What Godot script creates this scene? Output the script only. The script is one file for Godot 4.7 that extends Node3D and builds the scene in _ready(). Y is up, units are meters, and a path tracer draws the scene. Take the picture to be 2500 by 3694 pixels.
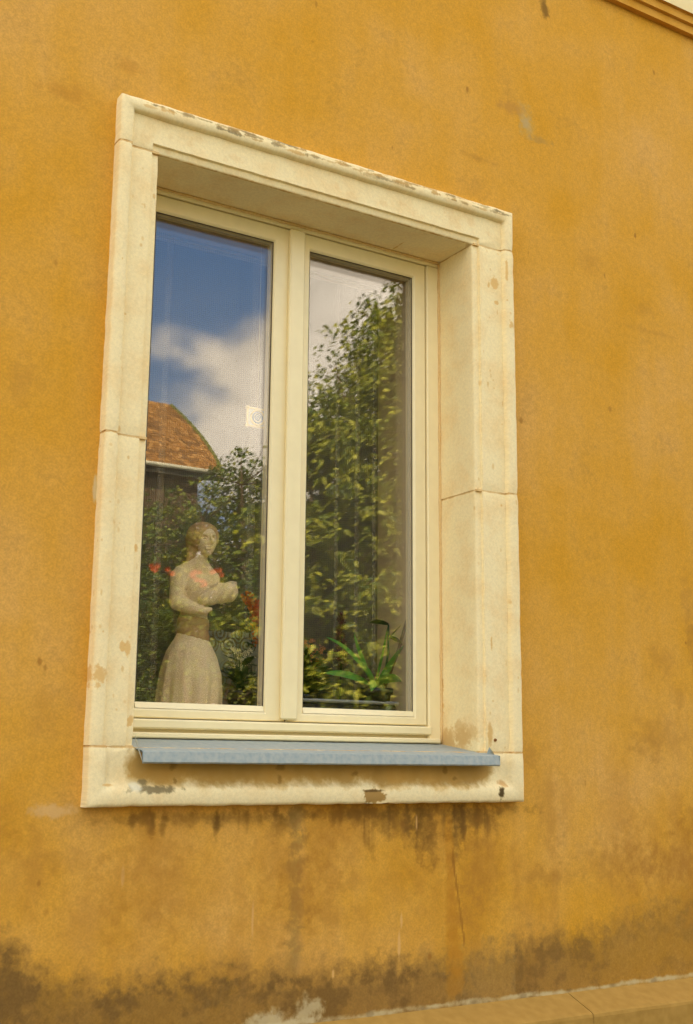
extends Node3D
# Ochre plastered house with a stone-framed casement window; what the panes mirror is built across the street.

const G := 1.5                       # height of the surround's lower edge above the street
var rng := RandomNumberGenerator.new()
var M := {}
var used_names := {}
var wear := FastNoiseLite.new()

# ---------------------------------------------------------------- small helpers
func lin(r: float, g: float, b: float) -> Color:      # linear base colour to the sRGB value that albedo_color takes
	return Color(r, g, b).linear_to_srgb()

func mat(col: Color, rough := 0.85, spec := 0.4) -> StandardMaterial3D:
	var m := StandardMaterial3D.new()
	m.albedo_color = col
	m.roughness = rough
	m.metallic_specular = spec
	return m

func noise_tex(freq: float, octaves: int, seed_: int, a: Color, b: Color, size := 512) -> ImageTexture:
	var n := FastNoiseLite.new()
	n.seed = seed_
	n.frequency = freq
	n.fractal_octaves = octaves
	var im := n.get_seamless_image(size, size)
	var src := im.get_data()
	var out := PackedByteArray()
	out.resize(size * size * 3)
	for i in size * size:
		var t := src[i] / 255.0
		out[i * 3] = int(255.0 * lerpf(a.r, b.r, t))
		out[i * 3 + 1] = int(255.0 * lerpf(a.g, b.g, t))
		out[i * 3 + 2] = int(255.0 * lerpf(a.b, b.b, t))
	return ImageTexture.create_from_image(Image.create_from_data(size, size, false, Image.FORMAT_RGB8, out))

func grainy(a: Color, b: Color, per_metre: float, freq := 0.02, rough := 0.9, relief := 0.0, seed_ := 3) -> StandardMaterial3D:
	var m := mat(Color.WHITE, rough, 0.35)
	m.albedo_texture = noise_tex(freq, 5, seed_, a, b)
	m.uv1_triplanar = true
	m.uv1_world_triplanar = true
	m.uv1_scale = Vector3.ONE * per_metre
	if relief > 0.0:
		m.heightmap_enabled = true
		m.heightmap_scale = relief
		m.heightmap_texture = m.albedo_texture
	return m

func numbered(called: String) -> String:
	used_names[called] = used_names.get(called, -1) + 1
	return called if used_names[called] == 0 else "%s_%03d" % [called, used_names[called]]

func thing(called: String, label: String, category: String, at := Vector3.ZERO, turn := 0.0, group := "") -> Node3D:
	var o := Node3D.new()
	o.name = numbered(called)
	add_child(o)
	o.position = at
	o.rotation.y = turn
	o.set_meta("label", label)
	o.set_meta("category", category)
	if group:
		o.set_meta("group", group)
	return o

func begin() -> SurfaceTool:
	var st := SurfaceTool.new()
	st.begin(Mesh.PRIMITIVE_TRIANGLES)
	st.set_smooth_group(-1)
	return st

func part(called: String, st: SurfaceTool, m: Material, parent: Node3D) -> MeshInstance3D:
	st.generate_normals()
	return put(called, st.commit(), m, parent)

func put(called: String, mesh: Mesh, m: Material, parent: Node3D) -> MeshInstance3D:
	var o := MeshInstance3D.new()
	o.name = called if parent != self else numbered(called)
	o.mesh = mesh
	o.material_override = m
	parent.add_child(o, true)
	return o

func group_node(called: String, parent: Node3D, label := "") -> Node3D:
	var o := Node3D.new()
	o.name = called
	parent.add_child(o, true)
	if label:
		o.set_meta("label", label)
	return o

# a triangle whose front looks along `out`
func tri(st: SurfaceTool, a: Vector3, b: Vector3, c: Vector3, out: Vector3) -> void:
	if (b - a).cross(c - a).dot(out) > 0.0:
		st.add_vertex(a); st.add_vertex(c); st.add_vertex(b)
	else:
		st.add_vertex(a); st.add_vertex(b); st.add_vertex(c)

func quad(st: SurfaceTool, a: Vector3, b: Vector3, c: Vector3, d: Vector3, out: Vector3) -> void:
	tri(st, a, b, c, out)
	tri(st, a, c, d, out)

# box with chamfered edges
func box(st: SurfaceTool, lo: Vector3, hi: Vector3, c := 0.0) -> void:
	var mid := (lo + hi) * 0.5
	var h := (hi - lo) * 0.5
	c = minf(c, minf(h.x, minf(h.y, h.z)) * 0.9)
	var p := func(s: Vector3, axis: int) -> Vector3:
		var v := h
		for k in 3:
			if k != axis:
				v[k] -= c
		return mid + s * v
	for axis in 3:
		var u := (axis + 1) % 3
		var w := (axis + 2) % 3
		for sg in [-1.0, 1.0]:
			var vs := []
			for cs in [[-1.0, -1.0], [1.0, -1.0], [1.0, 1.0], [-1.0, 1.0]]:
				var s := Vector3.ZERO
				s[axis] = sg; s[u] = cs[0]; s[w] = cs[1]
				vs.append(p.call(s, axis))
			var out := Vector3.ZERO
			out[axis] = sg
			quad(st, vs[0], vs[1], vs[2], vs[3], out)
		if c > 0.0:
			for su in [-1.0, 1.0]:
				for sw in [-1.0, 1.0]:
					var s0 := Vector3.ZERO
					s0[u] = su; s0[w] = sw; s0[axis] = -1.0
					var s1 := s0
					s1[axis] = 1.0
					var out2 := Vector3.ZERO
					out2[u] = su; out2[w] = sw
					quad(st, p.call(s0, u), p.call(s1, u), p.call(s1, w), p.call(s0, w), out2)
	if c > 0.0:
		for sx in [-1.0, 1.0]:
			for sy in [-1.0, 1.0]:
				for sz in [-1.0, 1.0]:
					var s := Vector3(sx, sy, sz)
					tri(st, p.call(s, 0), p.call(s, 1), p.call(s, 2), s)

# tapered tube through points; radii per point
func tube(st: SurfaceTool, pts: Array, radii: Array, sides := 7) -> void:
	st.set_smooth_group(0)
	var rings := []
	for i in pts.size():
		var d: Vector3 = (pts[mini(i + 1, pts.size() - 1)] - pts[maxi(i - 1, 0)]).normalized()
		var s := d.cross(Vector3.UP if absf(d.y) < 0.9 else Vector3.RIGHT).normalized()
		var t := s.cross(d).normalized()
		var ring := []
		for k in sides:
			var a := TAU * k / sides
			ring.append(pts[i] + (s * cos(a) + t * sin(a)) * radii[i])
		rings.append(ring)
	for i in pts.size() - 1:
		var axis: Vector3 = (pts[i] + pts[i + 1]) * 0.5
		for k in sides:
			var k2 := (k + 1) % sides
			var a: Vector3 = rings[i][k]
			var b: Vector3 = rings[i][k2]
			var c: Vector3 = rings[i + 1][k2]
			var d2: Vector3 = rings[i + 1][k]
			quad(st, a, b, c, d2, (a + c) * 0.5 - axis)
	for e in [[0, 1], [pts.size() - 1, pts.size() - 2]]:
		for k in sides:
			tri(st, pts[e[0]], rings[e[0]][k], rings[e[0]][(k + 1) % sides], pts[e[0]] - pts[e[1]])
	st.set_smooth_group(-1)

# surface of revolution about y, profile of (radius, height)
func lathe(st: SurfaceTool, at: Vector3, prof: Array, sides := 24) -> void:
	st.set_smooth_group(0)
	for i in prof.size() - 1:
		var n := Vector2(prof[i + 1].y - prof[i].y, prof[i].x - prof[i + 1].x)
		for k in sides:
			var a0 := TAU * k / sides
			var a1 := TAU * (k + 1) / sides
			var e0 := Vector3(cos(a0), 0, sin(a0))
			var e1 := Vector3(cos(a1), 0, sin(a1))
			var up := Vector3.UP
			quad(st, at + e0 * prof[i].x + up * prof[i].y, at + e1 * prof[i].x + up * prof[i].y, at + e1 * prof[i + 1].x + up * prof[i + 1].y, at + e0 * prof[i + 1].x + up * prof[i + 1].y, (e0 + e1) * n.x + up * n.y * 2.0)
	st.set_smooth_group(-1)

# ---------------------------------------------------------------- computed pictures of paint and dirt
class Pic:
	var w: int
	var h: int
	var x0: float
	var y0: float
	var s: float                     # pixels per metre
	var d: PackedByteArray
	var n: PackedByteArray           # noise for ragged outlines
	func _init(width: int, height: int, left: float, bottom: float, metres: float, seed_: int) -> void:
		w = width; h = height; x0 = left; y0 = bottom; s = width / metres
		d = PackedByteArray()
		d.resize(w * h * 3)
		var f := FastNoiseLite.new()
		f.seed = seed_
		f.frequency = 0.05
		f.fractal_octaves = 6
		f.fractal_gain = 0.72
		n = f.get_image(w, h).get_data()
	# a patch of paint or dirt with a ragged outline
	func blot(cx: float, cy: float, rx: float, ry: float, col: Color, alpha: float, ragged := 0.9, soft := 0.35) -> void:
		var reach := 1.0 + ragged * 0.5 + soft
		var px := (cx - x0) * s
		var py := h - (cy - y0) * s
		var a := rx * s
		var b := ry * s
		for y in range(maxi(0, int(py - b * reach)), mini(h, int(py + b * reach) + 1)):
			for x in range(maxi(0, int(px - a * reach)), mini(w, int(px + a * reach) + 1)):
				var u := (x - px) / a
				var v := (y - py) / b
				var i := y * w + x
				var r := sqrt(u * u + v * v) + (n[i] / 255.0 - 0.5) * 2.0 * ragged
				if r < 1.0 + soft:
					var t := alpha * clampf((1.0 + soft - r) / (2.0 * soft), 0.0, 1.0)
					i *= 3
					d[i] = int(lerpf(d[i], col.r * 255.0, t))
					d[i + 1] = int(lerpf(d[i + 1], col.g * 255.0, t))
					d[i + 2] = int(lerpf(d[i + 2], col.b * 255.0, t))
	func texture() -> ImageTexture:
		return ImageTexture.create_from_image(Image.create_from_data(w, h, false, Image.FORMAT_RGB8, d))

func noise_bytes(w: int, h: int, freq: float, octaves: int, seed_: int, gain := 0.5) -> PackedByteArray:
	var f := FastNoiseLite.new()
	f.seed = seed_
	f.frequency = freq
	f.fractal_octaves = octaves
	f.fractal_gain = gain
	return f.get_image(w, h).get_data()

func along(table: Array, x: float) -> float:
	for i in table.size() - 1:
		if x < table[i + 1].x:
			return lerpf(table[i].y, table[i + 1].y, clampf((x - table[i].x) / (table[i + 1].x - table[i].x), 0.0, 1.0))
	return table[-1].y

func c8(r: int, g: int, b: int) -> Color:
	return Color(r / 255.0, g / 255.0, b / 255.0)

func wall_material() -> StandardMaterial3D:
	var w := 1400
	var h := 1400
	var p := Pic.new(w, h, -1.0, -0.75, 4.0, 11)
	var big := noise_bytes(w, h, 0.0035, 3, 21)
	var mid := noise_bytes(w, h, 0.012, 4, 22, 0.6)
	var fine := noise_bytes(w, h, 0.10, 4, 23, 0.75)
	var streak := noise_bytes(w, 200, 0.02, 4, 24, 0.6)
	var edge := p.n
	var deep := c8(205, 148, 40)
	var pale := c8(211, 160, 78)
	var dirt := c8(118, 88, 42)
	var dirt2 := c8(146, 116, 64)
	var line := [Vector2(-0.4, -0.25), Vector2(-0.14, -0.27), Vector2(0.0, -0.355), Vector2(0.3, -0.345), Vector2(0.6, -0.375), Vector2(0.8, -0.37), Vector2(1.03, -0.372), Vector2(1.18, -0.365), Vector2(1.5, -0.33), Vector2(1.75, -0.29), Vector2(2.05, -0.245), Vector2(3.0, -0.26)]
	var height := PackedByteArray()
	height.resize(w * h)
	var r := RandomNumberGenerator.new()
	r.seed = 5
	for y in h:
		var wy := p.y0 + (h - y) / p.s
		for x in w:
			var i := y * w + x
			var wx := p.x0 + x / p.s
			var t := clampf((big[i] / 255.0 - 0.5) * 0.9 + (mid[i] / 255.0 - 0.5) * 0.6 + (streak[(y / 7) * w + x] / 255.0 - 0.5) * 0.35 + 0.5, 0.0, 1.0)
			var cr := lerpf(deep.r, pale.r, t)
			var cg := lerpf(deep.g, pale.g, t)
			var cb := lerpf(deep.b, pale.b, t)
			var grime := clampf((mid[i] - fine[i] * 0.35 - 118.0) / 80.0, 0.0, 1.0) * 0.05
			var k := 1.0 - grime
			if wy < -0.1:
				var yb := along(line, wx) + (edge[i] / 255.0 - 0.5) * 0.08 + (streak[(y / 7) * w + x] / 255.0 - 0.5) * 0.05
				if wy < yb:
					var e := clampf((yb - wy) / 0.08, 0.0, 1.0)
					var f := e * clampf(0.72 + (mid[(i + 40000) % (w * h)] / 255.0 - 0.45) * 1.4 + (edge[i] / 255.0 - 0.5) * 0.6, 0.68, 0.95) * (1.0 if wx < 1.2 else lerpf(1.0, 0.62, clampf((wx - 1.2) * 1.6, 0.0, 1.0)))
					var g2 := clampf((big[(i + 9000) % (w * h)] / 255.0 - 0.3) * 1.2 + (fine[i] / 255.0 - 0.5) * 0.5, 0.0, 1.0)
					cr = lerpf(cr, lerpf(dirt.r, dirt2.r, g2), f)
					cg = lerpf(cg, lerpf(dirt.g, dirt2.g, g2), f)
					cb = lerpf(cb, lerpf(dirt.b, dirt2.b, g2), f)
			k *= 1.0 + (fine[i] / 255.0 - 0.5) * 0.07 + r.randf_range(-0.05, 0.05)
			i *= 3
			p.d[i] = int(clampf(cr * k, 0.0, 1.0) * 255.0)
			p.d[i + 1] = int(clampf(cg * k, 0.0, 1.0) * 255.0)
			p.d[i + 2] = int(clampf(cb * k, 0.0, 1.0) * 255.0)
			height[i / 3] = int(clampf(fine[i / 3] * 0.9 + mid[i / 3] * 0.1, 0.0, 255.0))
	var grey := c8(176, 158, 122)
	var dark := c8(92, 66, 26)
	var white := c8(206, 190, 148)
	# patches, scuffs and runs where the plaster shows them
	p.blot(1.385, 2.185, 0.022, 0.035, grey, 0.5, 1.1, 0.6)
	p.blot(1.40, 2.15, 0.025, 0.03, grey, 0.4, 1.1, 0.6)
	p.blot(1.34, 2.20, 0.05, 0.02, c8(176, 126, 60), 0.5)
	p.blot(1.46, 2.12, 0.04, 0.012, c8(160, 128, 78), 0.4)
	p.blot(1.487, 2.614, 0.016, 0.03, dark, 0.6, 0.8)
	p.blot(-0.137, 1.779, 0.05, 0.02, c8(170, 114, 40), 0.3, 1.3, 0.6)
	p.blot(0.025, 1.908, 0.03, 0.015, c8(170, 114, 40), 0.25, 1.3, 0.6)
	p.blot(-0.006, 0.755, 0.006, 0.03, white, 0.85, 0.5, 0.2)
	p.blot(-0.065, -0.008, 0.045, 0.016, c8(214, 172, 112), 0.75, 0.9)
	for a in [[0.16, -0.025, 0.02, 0.012, 0.7], [0.40, -0.03, 0.22, 0.012, 0.5], [0.53, -0.055, 0.03, 0.02, 0.45], [0.74, -0.028, 0.045, 0.02, 0.75], [0.87, -0.05, 0.05, 0.03, 0.55], [0.97, -0.055, 0.035, 0.06, 0.75], [1.0, -0.10, 0.018, 0.05, 0.6], [1.085, -0.06, 0.02, 0.055, 0.85], [1.14, -0.04, 0.05, 0.025, 0.7], [1.19, -0.05, 0.03, 0.03, 0.5], [0.9, -0.02, 0.3, 0.012, 0.6]]:
		p.blot(a[0], a[1], a[2], a[3], dark, a[4] * 0.7, 1.2, 0.7)
	for k in 60:                      # thin runs of dirt below the ledge
		var rx := 0.75 + 0.45 * r.randf() if k % 3 else r.randf_range(0.12, 0.75)
		var rl := r.randf_range(0.012, 0.06) * (1.0 if k % 3 else 0.5)
		p.blot(rx, -0.022 - rl * 0.7, r.randf_range(0.002, 0.009), rl, dark.lerp(c8(140, 100, 44), r.randf()), r.randf_range(0.2, 0.55), 0.8, 0.6)
	for k in 7:                       # grey run of washed lime
		p.blot(0.578 + 0.004 * sin(k * 2.1), -0.04 - 0.055 * k, 0.020, 0.034, c8(146, 120, 68), 0.5, 1.4, 0.5)
		p.blot(0.592, -0.06 - 0.055 * k, 0.012, 0.02, c8(214, 160, 84), 0.35, 1.3)
	for k in 9:                       # brown run with a crisp outline
		p.blot(1.058 + 0.0022 * k, -0.07 - 0.05 * k, 0.013 + 0.0022 * k, 0.04, c8(182, 122, 32), 0.38, 0.35, 0.2)
	for k in 8:
		p.blot(1.072 + 0.005 * k, -0.15 - 0.03 * k, 0.0025, 0.02, c8(140, 92, 30), 0.7, 0.3, 0.4)
	for a in [[0.111, -0.161, 0.004, 0.024], [0.893, -0.365, 0.004, 0.032], [0.456, -0.279, 0.003, 0.04], [0.90, -0.30, 0.003, 0.02], [0.69, -0.42, 0.003, 0.01], [0.95, -0.05, 0.003, 0.02]]:
		p.blot(a[0], a[1], a[2], a[3], c8(222, 176, 108), 0.8, 0.4, 0.3)
	for a in [[1.907, 0.43, 0.05, 0.04, 0.35], [2.041, 0.60, 0.02, 0.09, 0.4], [2.05, 0.50, 0.02, 0.05, 0.45], [1.98, 0.33, 0.03, 0.03, 0.35], [1.9, 0.20, 0.09, 0.05, 0.4], [1.83, 0.16, 0.05, 0.03, 0.35], [2.0, -0.05, 0.03, 0.03, 0.4], [1.42, -0.02, 0.04, 0.1, 0.35], [1.35, 0.13, 0.03, 0.03, 0.4], [1.7, -0.18, 0.12, 0.04, 0.4], [1.42, -0.21, 0.08, 0.02, 0.45], [1.93, -0.2, 0.12, 0.05, 0.35], [0.75, -0.2, 0.03, 0.02, 0.35], [0.68, -0.28, 0.05, 0.03, 0.35], [0.2, -0.25, 0.012, 0.02, 0.4], [-0.02, -0.12, 0.06, 0.02, 0.3], [-0.1, 0.2, 0.03, 0.05, 0.25], [-0.2, 1.0, 0.03, 0.04, 0.3], [1.66, 1.74, 0.04, 0.03, 0.3], [1.2, 1.98, 0.06, 0.008, 0.5], [1.9, 1.63, 0.05, 0.02, 0.25], [1.93, 1.55, 0.10, 0.006, 0.3]]:
		p.blot(a[0], a[1], a[2], a[3], c8(160, 114, 48), a[4] * 0.7, 1.25, 0.6)
	for k in 110:  # brown mottling: general dirt, plus the lower wall's weaker skylight painted in
		p.blot(r.randf_range(-0.4, 2.3), r.randf_range(-0.38, 0.02), r.randf_range(0.012, 0.06), r.randf_range(0.03, 0.13), c8(168, 116, 42), r.randf_range(0.08, 0.22), 0.9, 0.7)
	for k in 60:                      # off-white mortar smeared along the coping
		var mx := 0.42 + k * 0.028
		p.blot(mx, -0.528 + r.randf_range(-0.004, 0.006), 0.045, r.randf_range(0.003, 0.007), c8(194, 176, 130), r.randf_range(0.2, 0.75), 0.8, 0.5)
	p.blot(0.50, -0.515, 0.06, 0.022, c8(196, 180, 136), 0.8, 0.7, 0.35)
	p.blot(0.615, -0.50, 0.035, 0.03, c8(196, 180, 136), 0.75, 0.8, 0.35)
	for k in 7:
		p.blot(0.8 + 0.17 * k, -0.527, 0.012, 0.006, c8(96, 76, 42), 0.35, 1.0)
	for k in 50:
		p.blot(r.randf_range(-0.4, 2.4), r.randf_range(-0.5, 2.8), r.randf_range(0.002, 0.006), r.randf_range(0.003, 0.01), c8(140, 92, 34), r.randf_range(0.2, 0.6), 0.8)
	var m := mat(Color.WHITE, 0.92, 0.3)
	m.albedo_texture = p.texture()
	m.heightmap_enabled = true
	m.heightmap_scale = 0.03
	m.heightmap_texture = ImageTexture.create_from_image(Image.create_from_data(w, h, false, Image.FORMAT_L8, height))
	return m

func surround_material() -> StandardMaterial3D:
	var w := 840
	var h := 1170
	var p := Pic.new(w, h, -0.05, -0.06, 1.4, 31)
	var mid := noise_bytes(w, h, 0.012, 4, 32, 0.6)
	var fine := noise_bytes(w, h, 0.12, 4, 33, 0.7)
	var r := RandomNumberGenerator.new()
	r.seed = 8
	var a := c8(242, 222, 168)
	var b := c8(237, 208, 148)
	var height := PackedByteArray()
	height.resize(w * h)
	for i in w * h:
		var t := clampf((mid[i] / 255.0 - 0.40) * 1.5, 0.0, 1.0)
		var k := 1.0 + (fine[i] / 255.0 - 0.5) * 0.07 + r.randf_range(-0.02, 0.02)
		p.d[i * 3] = int(clampf(lerpf(a.r, b.r, t) * k, 0, 1) * 255)
		p.d[i * 3 + 1] = int(clampf(lerpf(a.g, b.g, t) * k, 0, 1) * 255)
		p.d[i * 3 + 2] = int(clampf(lerpf(a.b, b.b, t) * k, 0, 1) * 255)
		height[i] = int(fine[i] * 0.4 + mid[i] * 0.6)
	var ochre := c8(206, 158, 84)
	var grey := c8(126, 112, 76)
	var rust := c8(178, 118, 50)
	# bare render under the metal sill
	for k in 26:
		p.blot(0.14 + k * 0.0405, 0.088 + r.randf_range(-0.01, 0.012), 0.040, 0.038, c8(198, 152, 72).lerp(c8(178, 138, 66), r.randf()), 0.9, 0.25, 0.3)
	for k in 14:
		p.blot(r.randf_range(0.2, 1.12), r.randf_range(0.06, 0.12), r.randf_range(0.004, 0.012), r.randf_range(0.003, 0.012), c8(140, 104, 44), 0.6, 0.9)
	# flaking along the weathered head moulding
	for k in 70:
		var x := r.randf_range(0.06, 1.28)
		p.blot(x, 1.790 + r.randf_range(-0.006, 0.012), r.randf_range(0.008, 0.03), r.randf_range(0.002, 0.005), grey.lerp(ochre, r.randf()), r.randf_range(0.35, 0.8), 1.1, 0.25)
	for k in 30:
		p.blot(r.randf_range(0.05, 1.27), r.randf_range(1.69, 1.77), r.randf_range(0.004, 0.02), r.randf_range(0.003, 0.012), c8(222, 184, 122), r.randf_range(0.1, 0.3), 1.2)
	# bottom left: dark scrape; bottom right: moss spot; chip on the lower bead
	p.blot(0.165, 0.040, 0.05, 0.008, grey, 0.85, 0.9)
	p.blot(0.14, 0.058, 0.012, 0.006, grey, 0.7, 0.9)
	p.blot(0.12, 0.045, 0.012, 0.012, c8(236, 226, 190), 0.8, 0.6)
	p.blot(0.79, 0.020, 0.035, 0.017, c8(168, 130, 66), 0.95, 0.6, 0.12)
	p.blot(0.79, 0.034, 0.03, 0.003, c8(90, 66, 28), 0.8, 0.6)
	p.blot(1.214, 0.026, 0.010, 0.016, c8(70, 52, 20), 0.9, 0.9)
	p.blot(1.226, 0.052, 0.014, 0.008, rust, 0.5, 0.8)
	p.blot(1.218, 0.105, 0.004, 0.004, rust, 0.95, 0.2)
	p.blot(1.208, 0.172, 0.0045, 0.0045, rust, 0.95, 0.2)
	p.blot(1.19, 0.19, 0.008, 0.028, c8(212, 168, 96), 0.8, 0.6)
	# reveal by the frame: ochre damp and the worn foot
	for k in 9:
		p.blot(0.975 + r.randf_range(-0.006, 0.008), 0.22 + k * 0.028, 0.012, 0.028, c8(218, 176, 104), 0.75, 0.9)
	for k in 12:
		p.blot(r.randf_range(0.98, 1.14), r.randf_range(0.15, 0.21), 0.03, 0.02, c8(214, 176, 112), 0.6, 0.9)
	p.blot(0.972, 0.37, 0.004, 0.012, c8(60, 44, 18), 0.9, 0.5)
	for k in 40:
		p.blot(0.972 + r.randf_range(-0.002, 0.002), r.randf_range(0.3, 1.6), 0.0025, 0.02, c8(206, 160, 84), 0.7, 0.8)
	# ochre chips on the jambs
	for q in [[0.018, 0.30, 0.014, 0.022], [0.09, 0.37, 0.008, 0.02], [0.075, 0.375, 0.006, 0.012], [0.105, 0.20, 0.008, 0.012], [0.05, 0.05, 0.012, 0.003], [0.10, 0.62, 0.005, 0.012], [1.235, 1.56, 0.012, 0.022], [1.27, 1.61, 0.004, 0.03], [1.21, 1.55, 0.004, 0.01], [1.24, 1.50, 0.008, 0.006], [1.285, 1.43, 0.008, 0.01], [1.20, 0.45, 0.003, 0.02], [1.245, 0.86, 0.003, 0.003]]:
		p.blot(q[0], q[1], q[2], q[3], c8(218, 172, 98), 0.75, 0.8, 0.2)
	for k in 40:
		p.blot(r.randf_range(0.0, 0.12), r.randf_range(0.05, 1.7), r.randf_range(0.001, 0.004), r.randf_range(0.002, 0.008), ochre, r.randf_range(0.2, 0.55), 0.7)
		p.blot(r.randf_range(1.15, 1.3), r.randf_range(0.05, 1.7), r.randf_range(0.001, 0.004), r.randf_range(0.002, 0.008), ochre, r.randf_range(0.2, 0.55), 0.7)
	for jy in [0.138, 0.897, 1.674]:  # dirt lodged in the joints
		for k in 40:
			p.blot(-0.0 + k * 0.0335, jy, 0.02, 0.0022, c8(190, 142, 72), r.randf_range(0.3, 0.8), 0.8)
	var m := mat(Color.WHITE, 0.8, 0.35)
	m.albedo_texture = p.texture()
	m.heightmap_enabled = true
	m.heightmap_scale = 0.12
	m.heightmap_texture = ImageTexture.create_from_image(Image.create_from_data(w, h, false, Image.FORMAT_L8, height))
	return m

# ---------------------------------------------------------------- sky
func cloud_sky() -> PanoramaSkyMaterial:
	var w := 1536
	var h := 768
	var n := FastNoiseLite.new()
	n.seed = 4
	n.frequency = 1.5
	n.fractal_octaves = 6
	n.fractal_gain = 0.6
	var f := PackedFloat32Array()
	f.resize(w * h * 3)
	var bumps := [[Vector3(0.57, 0.37, 1.0), 0.55, 0.010], [Vector3(0.68, 0.50, 1.0), 0.5, 0.008], [Vector3(0.40, 0.50, 1.0), -0.85, 0.0095], [Vector3(0.475, 0.515, 1.0), -0.8, 0.0055], [Vector3(0.435, 0.36, 1.0), -0.30, 0.0030]]
	for bp in bumps:
		bp[0] = bp[0].normalized()
	for y in h:
		var el := PI * (0.5 - (y + 0.5) / h)
		var blue := Vector3(0.055, 0.165, 0.37).lerp(Vector3(0.46, 0.50, 0.50), pow(1.0 - clampf(sin(el), 0.0, 1.0), 3.2))
		for x in w:
			var c := Vector3(0.6, 0.55, 0.48)
			if el > -0.02:
				var az := TAU * (x + 0.5) / w
				var d := Vector3(sin(az) * cos(el), sin(el), -cos(az) * cos(el))
				var e := Vector3(d.x, d.y * 1.6, d.z)
				var big := n.get_noise_3dv(e * 1.1)
				var small := n.get_noise_3dv(e * 4.5 + Vector3(7, 3, 1))
				var v := big + 0.7 * small + 0.08
				for bp in bumps:
					var q: float = (d - bp[0]).length_squared() / bp[2]
					if q < 6.0:
						v += bp[1] * exp(-q)
				var cover := smoothstep(-0.12, 0.34, v)
				var puff := 0.76 + 0.34 * clampf(v * 0.9 + small * 0.7, -0.4, 1.0)
				c = blue.lerp(Vector3(1.08, 0.92, 0.71) * puff, cover)
			var i := (y * w + x) * 3
			f[i] = c.x
			f[i + 1] = c.y
			f[i + 2] = c.z
	var m := PanoramaSkyMaterial.new()
	m.panorama = ImageTexture.create_from_image(Image.create_from_data(w, h, false, Image.FORMAT_RGBF, f.to_byte_array()))
	return m

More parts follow.
